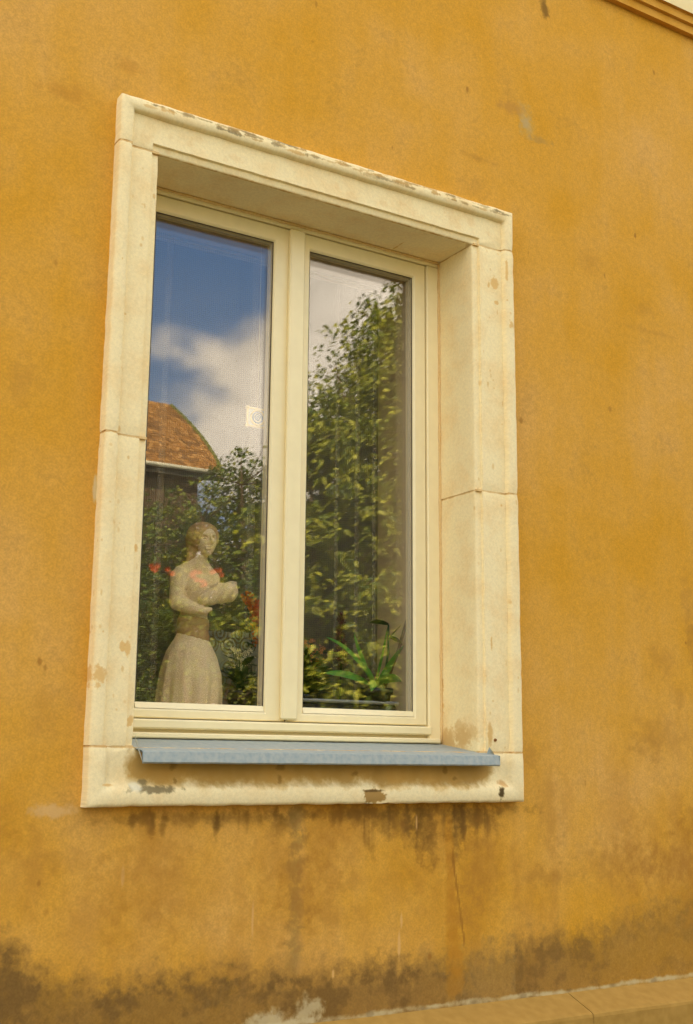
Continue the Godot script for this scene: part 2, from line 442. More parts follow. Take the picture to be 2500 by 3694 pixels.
# ---------------------------------------------------------------- house
# A swept stone: keys are stations, each a Callable from (outer offset or inner offset) to x, y
func swept_stone(called: String, sides: Array, start: float, finish: float, parent: Node3D) -> void:
	# sides: which sides of the frame the block runs over ("L", "T", "R", "B"); start / finish: heights of its cut ends
	var prof := [[0.0, -0.07, 0], [0.0, -0.008, 0], [0.0015, -0.003, 0], [0.006, -0.0005, 0], [0.018, 0.001, 0], [0.031, -0.0005, 0], [0.0355, -0.005, 0], [0.0385, -0.016, 0],
		[0.0385, -0.016, 1], [0.06, -0.017, 1], [-0.022, -0.017, 1], [-0.022, -0.017, 2], [-0.020, -0.025, 2], [-0.020, -0.025, 3], [-0.005, -0.026, 3], [-0.0015, -0.028, 3], [0.0, -0.033, 3], [0.0, -0.06, 3], [0.0, -0.15, 3], [0.0, -0.262, 3]]
	if sides == ["L", "B", "R"]:
		prof = [[0.0, -0.07, 0], [0.0, -0.008, 0], [0.002, -0.002, 0], [0.008, 0.0015, 0], [0.030, 0.002, 0], [0.040, 0.0, 0], [0.046, -0.006, 0], [0.051, -0.016, 0], [0.062, -0.018, 0], [-0.022, -0.018, 0], [-0.022, -0.018, 2], [-0.005, -0.020, 2], [-0.001, -0.024, 2], [0.0, -0.06, 2], [0.0, -0.19, 2]]
	var IN := {"L": 0.118, "R": 1.156, "T": 1.674, "B": 0.138}
	var OUT := {"L": 0.0, "R": 1.30, "T": 1.805, "B": 0.0}
	var sgn := {"L": 1.0, "R": -1.0, "T": -1.0, "B": 1.0}
	var coord := func(side: String, d: float, inner: bool) -> float:
		return (IN[side] + d * sgn[side]) if inner else (OUT[side] + d * sgn[side])
	var keys := []                                   # each: for every profile point a Vector3
	var stations := []
	if sides.size() == 1:
		stations = [[sides[0], "", start], [sides[0], "", finish]]
	else:
		stations = [[sides[0], "", start], [sides[0], sides[1], 0.0], [sides[2], sides[1], 0.0], [sides[2], "", finish]]
	for s in stations:
		var row := []
		for q in prof:
			var inner: bool = q[0] < 0.0 or q[1] < -0.0315 and q[0] == 0.0 and prof.find(q) > 3 or (q[0] == 0.0 and prof.find(q) > 3)
			var x: float = coord.call(s[0], q[0], inner)
			var y: float = s[2] if s[1] == "" else coord.call(s[1], q[0], inner)
			row.append(Vector3(x, y, q[1]))
		keys.append(row)
	var rows := []
	for k in keys.size() - 1:
		var steps := maxi(2, int((keys[k][0] - keys[k + 1][0]).length() / 0.022))
		for j in steps + (1 if k == keys.size() - 2 else 0):
			var row := []
			for i in prof.size():
				var v: Vector3 = keys[k][i].lerp(keys[k + 1][i], float(j) / steps)
				row.append(v)
			rows.append(row)
	# chamfer the cut ends and wear the surface
	for e in [[0, 1], [rows.size() - 1, rows.size() - 2]]:
		for i in prof.size():
			rows[e[0]][i] -= Vector3(0, 0, 0.003)
	for row in rows:
		for i in prof.size():
			var v: Vector3 = row[i]
			var amp := 0.0014 if i < 8 else 0.0008
			if sides == ["L", "B", "R"] and v.y < 0.06:
				amp = 0.0017
			row[i] = v + Vector3(wear.get_noise_3d(v.x * 40, v.y * 40, 3), wear.get_noise_3d(v.x * 40, v.y * 40, 50), wear.get_noise_3d(v.x * 40, v.y * 40, 90) * 0.6) * amp * 1.6
			if sides == ["L", "B", "R"] and i >= 2 and i <= 7 and absf(v.x - 0.79) < 0.036 and v.y < 0.05:
				row[i].z -= 0.007                     # the chip in the lower bead
	var st := begin()
	var uv := func(p: Vector3) -> Vector2:
		var u := p.x
		var v := p.y
		if p.z < -0.03:
			if sides.has("T"): v = p.y - (-0.03 - p.z) if p.x > 0.13 and p.x < 1.14 else p.y
			elif sides == ["R"]: u = p.x - (-0.03 - p.z)
			elif sides == ["L"]: u = p.x + (-0.03 - p.z)
		return Vector2((u + 0.05) / 1.4, 1.0 - (v + 0.06) / 1.95)
	var emit := func(a: Vector3, b: Vector3, c: Vector3, out: Vector3) -> void:
		var list := [a, c, b] if (b - a).cross(c - a).dot(out) > 0.0 else [a, b, c]
		for p in list:
			st.set_uv(uv.call(p))
			st.add_vertex(p + Vector3(0, G, 0))
	for j in rows.size() - 1:
		for i in prof.size() - 1:
			if prof[i][2] != prof[i + 1][2]:
				continue
			st.set_smooth_group(prof[i][2])
			var a: Vector3 = rows[j][i]
			var b: Vector3 = rows[j + 1][i]
			var c: Vector3 = rows[j + 1][i + 1]
			var d: Vector3 = rows[j][i + 1]
			# outward: to the left of the profile direction
			var along_: Vector3 = b - a
			var across := d - a
			var out := along_.cross(across)
			var want := Vector3(0, 0, 1)
			if i == 0:
				want = Vector3(-1, 0, 0) if a.x < 0.05 else Vector3(1, 0, 0) if a.x > 1.25 else Vector3(0, 1, 0) if a.y > 1.0 else Vector3(0, -1, 0)
			elif prof[i][1] < -0.03 and i > 8:
				want = Vector3(0.64 - a.x, 0, 0) if sides.size() == 1 or absf(along_.y) > absf(along_.x) else Vector3(0, 0.9 - a.y, 0)
			if out.dot(want) < 0.0:
				out = -out
			if across.length() < 1e-6 or along_.length() < 1e-6:
				continue
			emit.call(a, b, c, out)
			emit.call(a, c, d, out)
	st.set_smooth_group(-1)
	for e in [[0, 1], [rows.size() - 1, rows.size() - 2]]:   # cut faces in the joints
		var row: Array = rows[e[0]]
		var poly := PackedVector2Array()
		var ids := []
		for i in prof.size():
			if i > 0 and (row[i] - row[i - 1]).length() < 1e-5:
				continue
			poly.append(Vector2(row[i].x, row[i].z))
			ids.append(i)
		var t := Geometry2D.triangulate_polygon(poly)
		for k in range(0, t.size(), 3):
			emit.call(row[ids[t[k]]], row[ids[t[k + 1]]], row[ids[t[k + 2]]], Vector3(0, row[0].y - rows[e[1]][0].y, 0))
	part(called, st, M.surround, parent)

# frame of four mitred members; w: widths left, right, top, bottom; prof: (offset share or metres from outer edge, z)
func mitred(st: SurfaceTool, x0: float, x1: float, y0: float, y1: float, w: Array, z_face: float, z_back: float, bead: float, z_glass: float) -> void:
	var ring := func(d: float, from_inner: bool, z: float) -> Array:
		var l: float = (w[0] - d) if from_inner else d
		var r: float = (w[1] - d) if from_inner else d
		var t: float = (w[2] - d) if from_inner else d
		var b: float = (w[3] - d) if from_inner else d
		return [Vector3(x0 + l, y0 + b + G, z), Vector3(x1 - r, y0 + b + G, z), Vector3(x1 - r, y1 - t + G, z), Vector3(x0 + l, y1 - t + G, z)]
	var rings := [ring.call(0.0, false, z_back), ring.call(0.0, false, z_face - 0.003), ring.call(0.003, false, z_face), ring.call(bead + 0.004, true, z_face), ring.call(bead, true, z_face - 0.003), ring.call(0.003, true, z_glass + 0.004), ring.call(0.0, true, z_glass), ring.call(0.0, true, z_back), ring.call(0.0, false, z_back)]
	for i in rings.size() - 1:
		for k in 4:
			var a: Vector3 = rings[i][k]
			var b: Vector3 = rings[i][(k + 1) % 4]
			var c: Vector3 = rings[i + 1][(k + 1) % 4]
			var d: Vector3 = rings[i + 1][k]
			var n := (b - a).cross(d - a)
			var hint := Vector3(0, 0, 1)
			var mid := (a + b) * 0.5 - Vector3((x0 + x1) * 0.5, (y0 + y1) * 0.5 + G, a.z)
			if i == 0: hint = mid
			elif i == 6: hint = -mid
			elif i == 7: hint = Vector3(0, 0, -1)
			elif i >= 4: hint = Vector3(0, 0, 1) - mid.normalized() * 0.4
			if n.dot(hint) < 0.0: n = -n
			quad(st, a, b, c, d, n)

func build_house() -> void:
	var house := thing("house", "ochre plastered house with a cream stone window surround, cornice and tan plinth", "house")
	# street front with the opening, the picture of its plaster laid flat over it
	var st := begin()
	var xs := [-5.0, 0.04, 1.26, 9.0]
	var ys := [0.0, G + 0.04, G + 1.76, 8.6]
	for i in 3:
		for j in 3:
			if i == 1 and j == 1:
				continue
			for p in [[0, 0], [0, 1], [1, 1], [0, 0], [1, 1], [1, 0]]:
				var v := Vector3(xs[i + p[0]], ys[j + p[1]], -0.04)
				st.set_uv(Vector2((v.x + 1.0) / 4.0, 1.0 - (v.y - G + 0.75) / 4.0))
				st.add_vertex(v)
	part("wall", st, M.wall, house)
	# the rest of the house: closed all round so that light enters only by the window
	st = begin()
	box(st, Vector3(-5.0, 0, -6.0), Vector3(-4.6, 8.6, -0.05))
	box(st, Vector3(8.6, 0, -6.0), Vector3(9.0, 8.6, -0.05))
	box(st, Vector3(-4.6, 0, -6.0), Vector3(8.6, 8.6, -5.6))
	part("side_wall", st, M.plain_ochre, house)
	st = begin()
	var r := [Vector3(-5.3, 8.6, 0.35), Vector3(9.3, 8.6, 0.35), Vector3(9.3, 8.6, -6.3), Vector3(-5.3, 8.6, -6.3), Vector3(-5.3, 11.2, -3.0), Vector3(9.3, 11.2, -3.0)]
	quad(st, r[0], r[1], r[5], r[4], Vector3(0, 1, 1))
	quad(st, r[2], r[3], r[4], r[5], Vector3(0, 1, -1))
	quad(st, r[0], r[1], r[2], r[3], Vector3(0, -1, 0))
	tri(st, r[0], r[3], r[4], Vector3(-1, 0, 0))
	tri(st, r[1], r[2], r[5], Vector3(1, 0, 0))
	part("roof", st, M.old_tile, house)
	# inner leaf of the wall, with the splay of the opening
	st = begin()
	box(st, Vector3(-4.6, 0.05, -0.52), Vector3(0.10, 8.5, -0.268))
	box(st, Vector3(1.135, 0.05, -0.52), Vector3(8.6, 8.5, -0.268))
	box(st, Vector3(0.10, 0.05, -0.52), Vector3(1.135, G + 0.215, -0.268))
	box(st, Vector3(0.10, G + 1.672, -0.52), Vector3(1.135, 8.5, -0.268))
	part("inner_wall", st, M.room_white, house)
	st = begin()
	box(st, Vector3(-4.5, 0.3, -5.55), Vector3(8.5, 0.6, -0.53))
	part("room_floor", st, M.room_floor, house)
	st = begin()
	box(st, Vector3(-4.5, 3.7, -5.55), Vector3(8.5, 3.9, -0.53))
	part("room_ceiling", st, M.room_wall, house)
	st = begin()
	box(st, Vector3(-4.4, 0.61, -5.5), Vector3(-4.3, 3.69, -0.53))
	box(st, Vector3(6.4, 0.61, -5.5), Vector3(6.5, 3.69, -0.53))
	box(st, Vector3(-4.29, 0.61, -5.5), Vector3(6.39, 3.69, -5.4))
	part("room_partition", st, M.room_wall, house)
	st = begin()
	box(st, Vector3(0.06, G + 0.216, -0.56), Vector3(1.18, G + 0.240, -0.2655), 0.004)
	part("window_board", st, M.pvc, house)

	# stone surround, block by block
	var sur := group_node("window_surround", house, "chipped cream painted stone surround of the window")
	swept_stone("stone_block", ["L", "T", "R"], 1.676, 1.676, sur)
	for s in ["L", "R"]:
		swept_stone("stone_block", [s], 0.8985, 1.673, sur)
		swept_stone("stone_block", [s], 0.139, 0.896, sur)
	swept_stone("stone_block", ["L", "B", "R"], 0.1365, 0.1365, sur)
	for jy in [0.1378, 0.8972, 1.6743]:              # mortar in the joints, a little behind the faces
		for side in [[0.004, 0.035, 0.1165], [1.296, 1.265, 1.1575]]:
			st = begin()
			box(st, Vector3(minf(side[0], side[1]), G + jy - 0.003, -0.06), Vector3(maxf(side[0], side[1]), G + jy + 0.003, -0.004), 0.0)
			box(st, Vector3(minf(side[1], side[2]) + 0.0005, G + jy - 0.003, -0.19), Vector3(maxf(side[1], side[2]) - 0.0005, G + jy + 0.003, -0.0205), 0.0)
			part("mortar_joint", st, M.mortar, sur)
	for q in [Vector2(1.208, 0.172), Vector2(1.218, 0.105)]:
		st = begin()
		tube(st, [Vector3(q.x, q.y + G, -0.02), Vector3(q.x, q.y + G, -0.0125), Vector3(q.x, q.y + G, -0.012)], [0.004, 0.004, 0.002], 8)
		part("screw_head", st, M.rust, sur)

	# casement window
	var win := group_node("window", house, "cream two-sash casement window with double glazing")
	st = begin()
	box(st, Vector3(0.1185, G + 0.16, -0.264), Vector3(0.166, G + 1.656, -0.200), 0.003)
	part("frame_post", st, M.pvc, win)
	st = begin()
	box(st, Vector3(1.109, G + 0.16, -0.264), Vector3(1.1545, G + 1.656, -0.200), 0.003)
	part("frame_post", st, M.pvc, win)
	st = begin()
	box(st, Vector3(0.1185, G + 1.6575, -0.264), Vector3(1.1545, G + 1.6745, -0.200), 0.003)
	part("frame_head", st, M.pvc, win)
	for run in [[Vector3(0.12, G + 1.6705, -0.198), Vector3(1.152, G + 1.6705, -0.198)], [Vector3(1.1535, G + 0.165, -0.1985), Vector3(1.1535, G + 1.668, -0.1985)]]:
		st = begin()
		var sp := []
		var sr := []
		for k in 60:
			var p: Vector3 = run[0].lerp(run[1], k / 59.0)
			sp.append(p + Vector3(wear.get_noise_3dv(p * 60.0), wear.get_noise_3dv(p * 60.0 + Vector3(9, 9, 9)), 0) * 0.0016)
			sr.append(0.0042 + 0.0022 * wear.get_noise_3dv(p * 80.0))
		tube(st, sp, sr, 7)
		part("sealant", st, M.mortar, win)
	st = begin()
	box(st, Vector3(0.166, G + 0.158, -0.262), Vector3(1.109, G + 0.2115, -0.214), 0.003)
	part("frame_foot", st, M.pvc, win)
	st = begin()
	box(st, Vector3(0.121, G + 0.186, -0.2135), Vector3(1.114, G + 0.2105, -0.190), 0.004)
	part("drip_rail", st, M.pvc, win)
	st = begin()
	box(st, Vector3(0.121, G + 0.1625, -0.2135), Vector3(1.143, G + 0.1765, -0.186), 0.003)
	part("lower_rail", st, M.pvc, win)
	for s in [[0.168, 0.628, [0.024, 0.063, 0.0485, 0.026]], [0.632, 1.1065, [0.055, 0.0455, 0.0485, 0.026]]]:
		st = begin()
		mitred(st, s[0], s[1], 0.2135, 1.6555, s[2], -0.206, -0.250, 0.002, -0.2135)
		part("sash", st, M.pvc, win)
		var gx0: float = s[0] + s[2][0]
		var gx1: float = s[1] - s[2][1]
		var gy0: float = G + 0.2135 + s[2][3]
		var gy1: float = G + 1.6555 - s[2][2]
		for ring in [["gasket", 0.0025, -0.2164, -0.2137, M.rubber], ["spacer", 0.0040, -0.2345, -0.2208, M.spacer]]:
			st = begin()
			var wd: float = ring[1]
			box(st, Vector3(gx0 - 0.001, gy0 - 0.001, ring[2]), Vector3(gx0 + wd, gy1 + 0.001, ring[3]))
			box(st, Vector3(gx1 - wd, gy0 - 0.001, ring[2]), Vector3(gx1 + 0.001, gy1 + 0.001, ring[3]))
			box(st, Vector3(gx0 + wd + 0.0001, gy1 - wd, ring[2]), Vector3(gx1 - wd - 0.0001, gy1 + 0.001, ring[3]))
			box(st, Vector3(gx0 + wd + 0.0001, gy0 - 0.001, ring[2]), Vector3(gx1 - wd - 0.0001, gy0 + wd * 0.7, ring[3]))
			part(ring[0], st, ring[4], win)
		for z in [-0.2205, -0.2390]:
			st = begin()
			box(st, Vector3(gx0 - 0.004, gy0 - 0.003, z), Vector3(gx1 + 0.004, gy1 + 0.003, z + 0.004))
			part("pane", st, M.glass, win)
		st = begin()                                   # sloped glazing bead along the foot of the pane
		var e0 := [Vector3(gx0 + 0.0005, gy0 - 0.001, -0.2075), Vector3(gx0 + 0.0005, gy0 + 0.0145, -0.2140), Vector3(gx0 + 0.0005, gy0 - 0.001, -0.2160)]
		var e1 := []
		for p in e0:
			e1.append(Vector3(gx1 - 0.0005, p.y, p.z))
		quad(st, e0[0], e1[0], e1[1], e0[1], Vector3(0, 1, 1))
		quad(st, e0[1], e1[1], e1[2], e0[2], Vector3(0, 0, -1))
		tri(st, e0[0], e0[1], e0[2], Vector3.LEFT)
		tri(st, e1[0], e1[1], e1[2], Vector3.RIGHT)
		part("glazing_bead", st, M.pvc, win)
	st = begin()
	box(st, Vector3(0.6095, G + 0.2185, -0.2055), Vector3(0.6595, G + 1.6535, -0.1885), 0.004)
	part("meeting_stile", st, M.pvc, win)

	# metal sill
	st = begin()
	var prof := [Vector2(-0.198, 0.1605), Vector2(-0.1, 0.147), Vector2(0.024, 0.1295), Vector2(0.029, 0.127), Vector2(0.0335, 0.103), Vector2(0.030, 0.0995), Vector2(0.0275, 0.1025), Vector2(0.026, 0.1245), Vector2(0.022, 0.1265), Vector2(-0.198, 0.157)]
	var n := 60
	for k in n:
		for i in prof.size() - 1:
			var ps := []
			for e in [[k, i], [k + 1, i], [k + 1, i + 1], [k, i + 1]]:
				var q: Vector2 = prof[e[1]]
				var t := float(e[0]) / n
				var left := 0.1185 if q.x < -0.02 else lerpf(0.1185, 0.121, clampf((q.x + 0.02) * 20.0, 0, 1))
				var right := 1.1555 if q.x < 0.003 else 1.186
				var x := lerpf(left, right, t)
				ps.append(Vector3(x, q.y + G + wear.get_noise_2d(x * 90, q.x * 60) * 0.0009, q.x + wear.get_noise_2d(x * 70, 40) * 0.0012))
			var nn: Vector3 = (ps[1] - ps[0]).cross(ps[3] - ps[0])
			if nn.dot(Vector3(0, 1, 1) if i < 5 else Vector3(0, -1, -1)) < 0: nn = -nn
			quad(st, ps[0], ps[1], ps[2], ps[3], nn)
	# upturned ends
	box(st, Vector3(1.1845, G + 0.1035, 0.0035), Vector3(1.1865, G + 0.128, 0.032))
	tri(st, Vector3(1.160, G + 0.131, 0.004), Vector3(1.186, G + 0.1285, 0.004), Vector3(1.172, G + 0.152, 0.003), Vector3(0, 0, 1))
	tri(st, Vector3(1.1725, G + 0.152, 0.0035), Vector3(1.1865, G + 0.128, 0.004), Vector3(1.1875, G + 0.104, 0.031), Vector3(1, 0, 0.3))
	for k in 10:
		var a := k / 10.0
		var b := (k + 1) / 10.0
		var f := func(t: float, up: float) -> Vector3:
			return Vector3(0.1205 - 0.006 * sin(t * PI), G + lerpf(0.1545, 0.101, t * t) + up * (1.0 - t * 0.6), lerpf(-0.02, 0.031, t))
		quad(st, f.call(a, 0.0), f.call(b, 0.0), f.call(b, 0.012), f.call(a, 0.012), Vector3(-1, 0, 1))
	part("window_sill", st, M.sill, house)

	# moulded string course above
	var corn := group_node("cornice", house)
	for seg in [[M.plain_ochre, [Vector2(-0.045, 2.752), Vector2(-0.018, 2.752), Vector2(-0.018, 2.783), Vector2(-0.006, 2.785), Vector2(-0.006, 2.815), Vector2(0.0055, 2.817)]], [M.cream, [Vector2(0.006, 2.817), Vector2(0.006, 3.02), Vector2(0.05, 3.06), Vector2(0.05, 3.12), Vector2(-0.045, 3.15)]]]:
		st = begin()
		for i in seg[1].size() - 1:
			var a: Vector2 = seg[1][i]
			var b: Vector2 = seg[1][i + 1]
			quad(st, Vector3(-5, a.y + G, a.x), Vector3(9, a.y + G, a.x), Vector3(9, b.y + G, b.x), Vector3(-5, b.y + G, b.x), Vector3(0, -1, 1) if b.x >= a.x else Vector3(0, 1, 0.1))
		part("moulding", st, seg[0], corn)

	# plinth: coping stones over a rendered foot
	var pl := group_node("plinth", house)
	st = begin()
	box(st, Vector3(-5, 0, -0.045), Vector3(9, G - 0.66, 0.045))
	part("plinth_wall", st, M.plinth, pl)
	for k in range(-5, 6):
		var x0 := 1.479 + k * 1.15
		st = begin()
		var pr := [Vector2(-0.046, -0.532), Vector2(-0.036, -0.536), Vector2(0.010, -0.553), Vector2(0.054, -0.570), Vector2(0.060, -0.575), Vector2(0.062, -0.582), Vector2(0.062, -0.655), Vector2(0.046, -0.662)]
		for i in pr.size() - 1:
			for j in 12:
				var ps := []
				for e in [[i, j], [i, j + 1], [i + 1, j + 1], [i + 1, j]]:
					var x: float = x0 + 0.0010 + (1.15 - 0.002) * e[1] / 12.0
					ps.append(Vector3(x, pr[e[0]].y + G + wear.get_noise_2d(x * 30, e[0] * 20.0) * 0.0016, pr[e[0]].x))
				quad(st, ps[0], ps[1], ps[2], ps[3], Vector3(0, 1, 1) if i < 6 else Vector3(0, -1, 0.2))
		part("coping_stone", st, M.plinth, pl)

func materials() -> void:
	M.wall = wall_material()
	M.surround = surround_material()
	M.plain_ochre = grainy(c8(198, 140, 40), c8(212, 158, 68), 0.8, 0.02, 0.92, 0.2, 41)
	M.cream = grainy(c8(230, 206, 146), c8(240, 220, 166), 1.0, 0.02, 0.85, 0.1, 42)
	M.plinth = grainy(c8(158, 120, 50), c8(180, 140, 66), 1.4, 0.03, 0.85, 0.2, 43)
	M.old_tile = grainy(c8(150, 84, 44), c8(120, 66, 36), 1.0)
	M.pvc = mat(c8(247, 230, 178), 0.38, 0.5)
	M.pvc.albedo_texture = noise_tex(0.03, 4, 51, Color(0.975, 0.97, 0.965), Color(1, 1, 1), 256)
	M.pvc.uv1_triplanar = true
	M.pvc.uv1_world_triplanar = true
	M.pvc.uv1_scale = Vector3.ONE * 2.2
	M.sill = grainy(c8(138, 152, 150), c8(176, 176, 162), 3.0, 0.03, 0.5, 0.05, 44)
	M.mortar = grainy(c8(214, 176, 112), c8(230, 198, 140), 4.0, 0.05, 0.95, 0.0, 47)
	M.rubber = mat(lin(0.10, 0.075, 0.04), 0.6)
	M.spacer = mat(lin(0.62, 0.52, 0.32), 0.45, 0.5)
	M.rust = mat(lin(0.22, 0.09, 0.02), 0.9)
	M.room_white = mat(c8(204, 178, 132), 0.85)
	M.room_wall = mat(c8(158, 128, 86), 0.9)
	M.room_floor = mat(c8(108, 76, 46), 0.6)
	M.glass = mat(Color(1, 1, 1, 0.0), 0.0, 0.5)
	M.glass.transparency = BaseMaterial3D.TRANSPARENCY_ALPHA

# ---------------------------------------------------------------- distance-field figures
# surface nets of f over a box; appended to verts / index
func net(f: Callable, lo: Vector3, hi: Vector3, cell: float, verts: PackedVector3Array, index: PackedInt32Array) -> void:
	var nx := int(ceil((hi.x - lo.x) / cell)) + 1
	var ny := int(ceil((hi.y - lo.y) / cell)) + 1
	var nz := int(ceil((hi.z - lo.z) / cell)) + 1
	var v := PackedFloat32Array()
	v.resize(nx * ny * nz)
	for y in ny:
		for z in nz:
			var x := 0
			while x < nx:
				var d: float = f.call(lo + Vector3(x, y, z) * cell)
				var run := clampi(int((absf(d) / cell - 1.2) * 0.55), 1, nx - x)
				for k in run:
					v[(y * nz + z) * nx + x + k] = d
				x += run
	var ids := PackedInt32Array()
	ids.resize(nx * ny * nz)
	ids.fill(-1)
	var sy := nz * nx
	var corner := [0, 1, nx, nx + 1, sy, sy + 1, sy + nx, sy + nx + 1]
	var place := [Vector3(0, 0, 0), Vector3(1, 0, 0), Vector3(0, 0, 1), Vector3(1, 0, 1), Vector3(0, 1, 0), Vector3(1, 1, 0), Vector3(0, 1, 1), Vector3(1, 1, 1)]
	var edges := [[0, 1], [2, 3], [4, 5], [6, 7], [0, 2], [1, 3], [4, 6], [5, 7], [0, 4], [1, 5], [2, 6], [3, 7]]
	for y in ny - 1:
		for z in nz - 1:
			var b := (y * nz + z) * nx
			for x in nx - 1:
				var i := b + x
				var neg := 0
				for c in 8:
					if v[i + corner[c]] < 0.0:
						neg += 1
				if neg == 0 or neg == 8:
					continue
				var sum := Vector3.ZERO
				var cnt := 0
				for e in edges:
					var a0 := v[i + corner[e[0]]]
					var a1 := v[i + corner[e[1]]]
					if (a0 < 0.0) != (a1 < 0.0):
						sum += place[e[0]].lerp(place[e[1]], a0 / (a0 - a1))
						cnt += 1
				ids[i] = verts.size()
				verts.append(lo + (Vector3(x, y, z) + sum / cnt) * cell)
	for y in range(1, ny - 1):
		for z in range(1, nz - 1):
			for x in range(1, nx - 1):
				var i := (y * nz + z) * nx + x
				var s := v[i] < 0.0
				for ax in [[1, nx, sy], [nx, sy, 1], [sy, 1, nx]]:
					if s == (v[i + ax[0]] < 0.0):
						continue
					var a := ids[i]
					var b2 := ids[i - ax[1]]
					var c := ids[i - ax[1] - ax[2]]
					var d := ids[i - ax[2]]
					if a < 0 or b2 < 0 or c < 0 or d < 0:
						continue
					if s:
						index.append_array(PackedInt32Array([a, b2, c, a, c, d]))
					else:
						index.append_array(PackedInt32Array([a, c, b2, a, d, c]))

func mesh_of(verts: PackedVector3Array, index: PackedInt32Array, flip: bool) -> ArrayMesh:
	var normals := PackedVector3Array()
	normals.resize(verts.size())
	if flip:
		for k in range(0, index.size(), 3):
			var t := index[k + 1]
			index[k + 1] = index[k + 2]
			index[k + 2] = t
	for k in range(0, index.size(), 3):
		var n := (verts[index[k + 2]] - verts[index[k]]).cross(verts[index[k + 1]] - verts[index[k]])
		for j in 3:
			normals[index[k + j]] += n
	for k in normals.size():
		normals[k] = normals[k].normalized()
	var arr := []
	arr.resize(Mesh.ARRAY_MAX)
	arr[Mesh.ARRAY_VERTEX] = verts
	arr[Mesh.ARRAY_NORMAL] = normals
	arr[Mesh.ARRAY_INDEX] = index
	var m := ArrayMesh.new()
	m.add_surface_from_arrays(Mesh.PRIMITIVE_TRIANGLES, arr)
	return m

func cone_d(p: Vector3, a: Vector3, b: Vector3, ra: float, rb: float) -> float:
	var ab := b - a
	var t := clampf((p - a).dot(ab) / ab.length_squared(), 0.0, 1.0)
	return p.distance_to(a + ab * t) - lerpf(ra, rb, t)

func egg_d(p: Vector3, c: Vector3, r: Vector3) -> float:
	var q := (p - c) / r
	return (q.length() - 1.0) * minf(r.x, minf(r.y, r.z))

func soft(a: float, b: float, k: float) -> float:
	var h := clampf(0.5 + 0.5 * (b - a) / k, 0.0, 1.0)
	return lerpf(b, a, h) - k * h * (1.0 - h)

# the figurine is drawn in units of a quarter millimetre, x to its left-hand side of view, y up from its foot, z to the street
var skirt := [Vector3(0, 604, 346), Vector3(210, 620, 338), Vector3(370, 625, 326), Vector3(520, 618, 290), Vector3(600, 612, 258), Vector3(660, 612, 222), Vector3(720, 616, 186), Vector3(790, 624, 158), Vector3(850, 630, 146)]

func figure_body(p: Vector3) -> float:
	var d := 1e4
	if p.y < 900.0:
		var h := clampf(p.y, 0.0, 850.0)
		var cx := 604.0
		var r := 346.0
		for i in skirt.size() - 1:
			if h <= skirt[i + 1].x:
				var t: float = (h - skirt[i].x) / (skirt[i + 1].x - skirt[i].x)
				cx = lerpf(skirt[i].y, skirt[i + 1].y, t)
				r = lerpf(skirt[i].z, skirt[i + 1].z, t)
				break
		var u := p.x - cx
		var w := p.z * 1.15
		var a := atan2(w, u)
		var fold := (sin(a * 9.0 + p.y * 0.003) * 15.0 + sin(a * 17.0 + 1.0 - p.y * 0.002) * 9.0) * clampf((640.0 - p.y) / 500.0, 0.0, 1.0)
		d = (sqrt(u * u + w * w) - r + fold) * 0.8
		d = maxf(d, p.y - 830.0)
		d = maxf(d, -p.y)
	if p.y > 560.0:
		d = soft(d, cone_d(p * Vector3(1, 1, 1.2), Vector3(632, 790, 0), Vector3(640, 1230, 0), 142, 156), 40.0)
	if p.y > 1120.0:
		d = soft(d, cone_d(p, Vector3(470, 1375, 45), Vector3(820, 1375, -60), 82, 70), 45.0)
		d = soft(d, cone_d(p, Vector3(668, 1545, 0), Vector3(480, 1400, 35), 56, 78), 30.0)
		d = soft(d, cone_d(p, Vector3(690, 1545, 0), Vector3(810, 1380, -40), 52, 66), 30.0)
		d = soft(d, egg_d(p, Vector3(610, 1250, 95), Vector3(80, 90, 60)), 70.0)
		d = soft(d, egg_d(p, Vector3(720, 1255, 80), Vector3(80, 90, 60)), 70.0)
		d = soft(d, cone_d(p, Vector3(684, 1450, 0), Vector3(704, 1660, 6), 66, 60), 30.0)
	if p.y > 820.0:
		# near arm, far arm and what they carry
		d = soft(d, cone_d(p, Vector3(458, 1350, 70), Vector3(450, 1110, 110), 94, 86), 22.0)
		d = soft(d, minf(cone_d(p, Vector3(452, 1085, 115), Vector3(600, 1030, 185), 84, 66), cone_d(p, Vector3(600, 1030, 185), Vector3(745, 992, 215), 66, 42)), 14.0)
		d = soft(d, cone_d(p, Vector3(740, 995, 215), Vector3(810, 1010, 215), 40, 24), 10.0)
		d = soft(d, minf(cone_d(p, Vector3(835, 1350, -20), Vector3(860, 1160, 60), 74, 60), cone_d(p, Vector3(860, 1160, 60), Vector3(780, 1110, 190), 58, 40)), 14.0)
		var bundle := cone_d(p, Vector3(750, 1120, 170), Vector3(975, 1215, 130), 74, 124)
		bundle = soft(bundle, cone_d(p, Vector3(850, 1260, 120), Vector3(1050, 1305, 110), 34, 26), 26.0)
		bundle = soft(bundle, cone_d(p, Vector3(1010, 1210, 120), Vector3(1062, 1300, 70), 60, 24), 30.0)
		bundle = maxf(bundle, -egg_d(p, Vector3(935, 1365, 170), Vector3(150, 100, 120)))
		bundle += 6.0 * sin(p.x * 0.07 - p.y * 0.05)
		var line := (p.y - 1392.0 - 0.0006 * (p.x - 640.0) * (p.x - 640.0)) / 9.0
		var hem := (p.y - 1235.0 + 0.25 * (p.x - 450.0)) / 9.0
		d += 8.0 * exp(-line * line) + (7.0 * exp(-hem * hem) if p.x < 560.0 else 0.0)
		d = soft(d, bundle, 8.0)
	return d

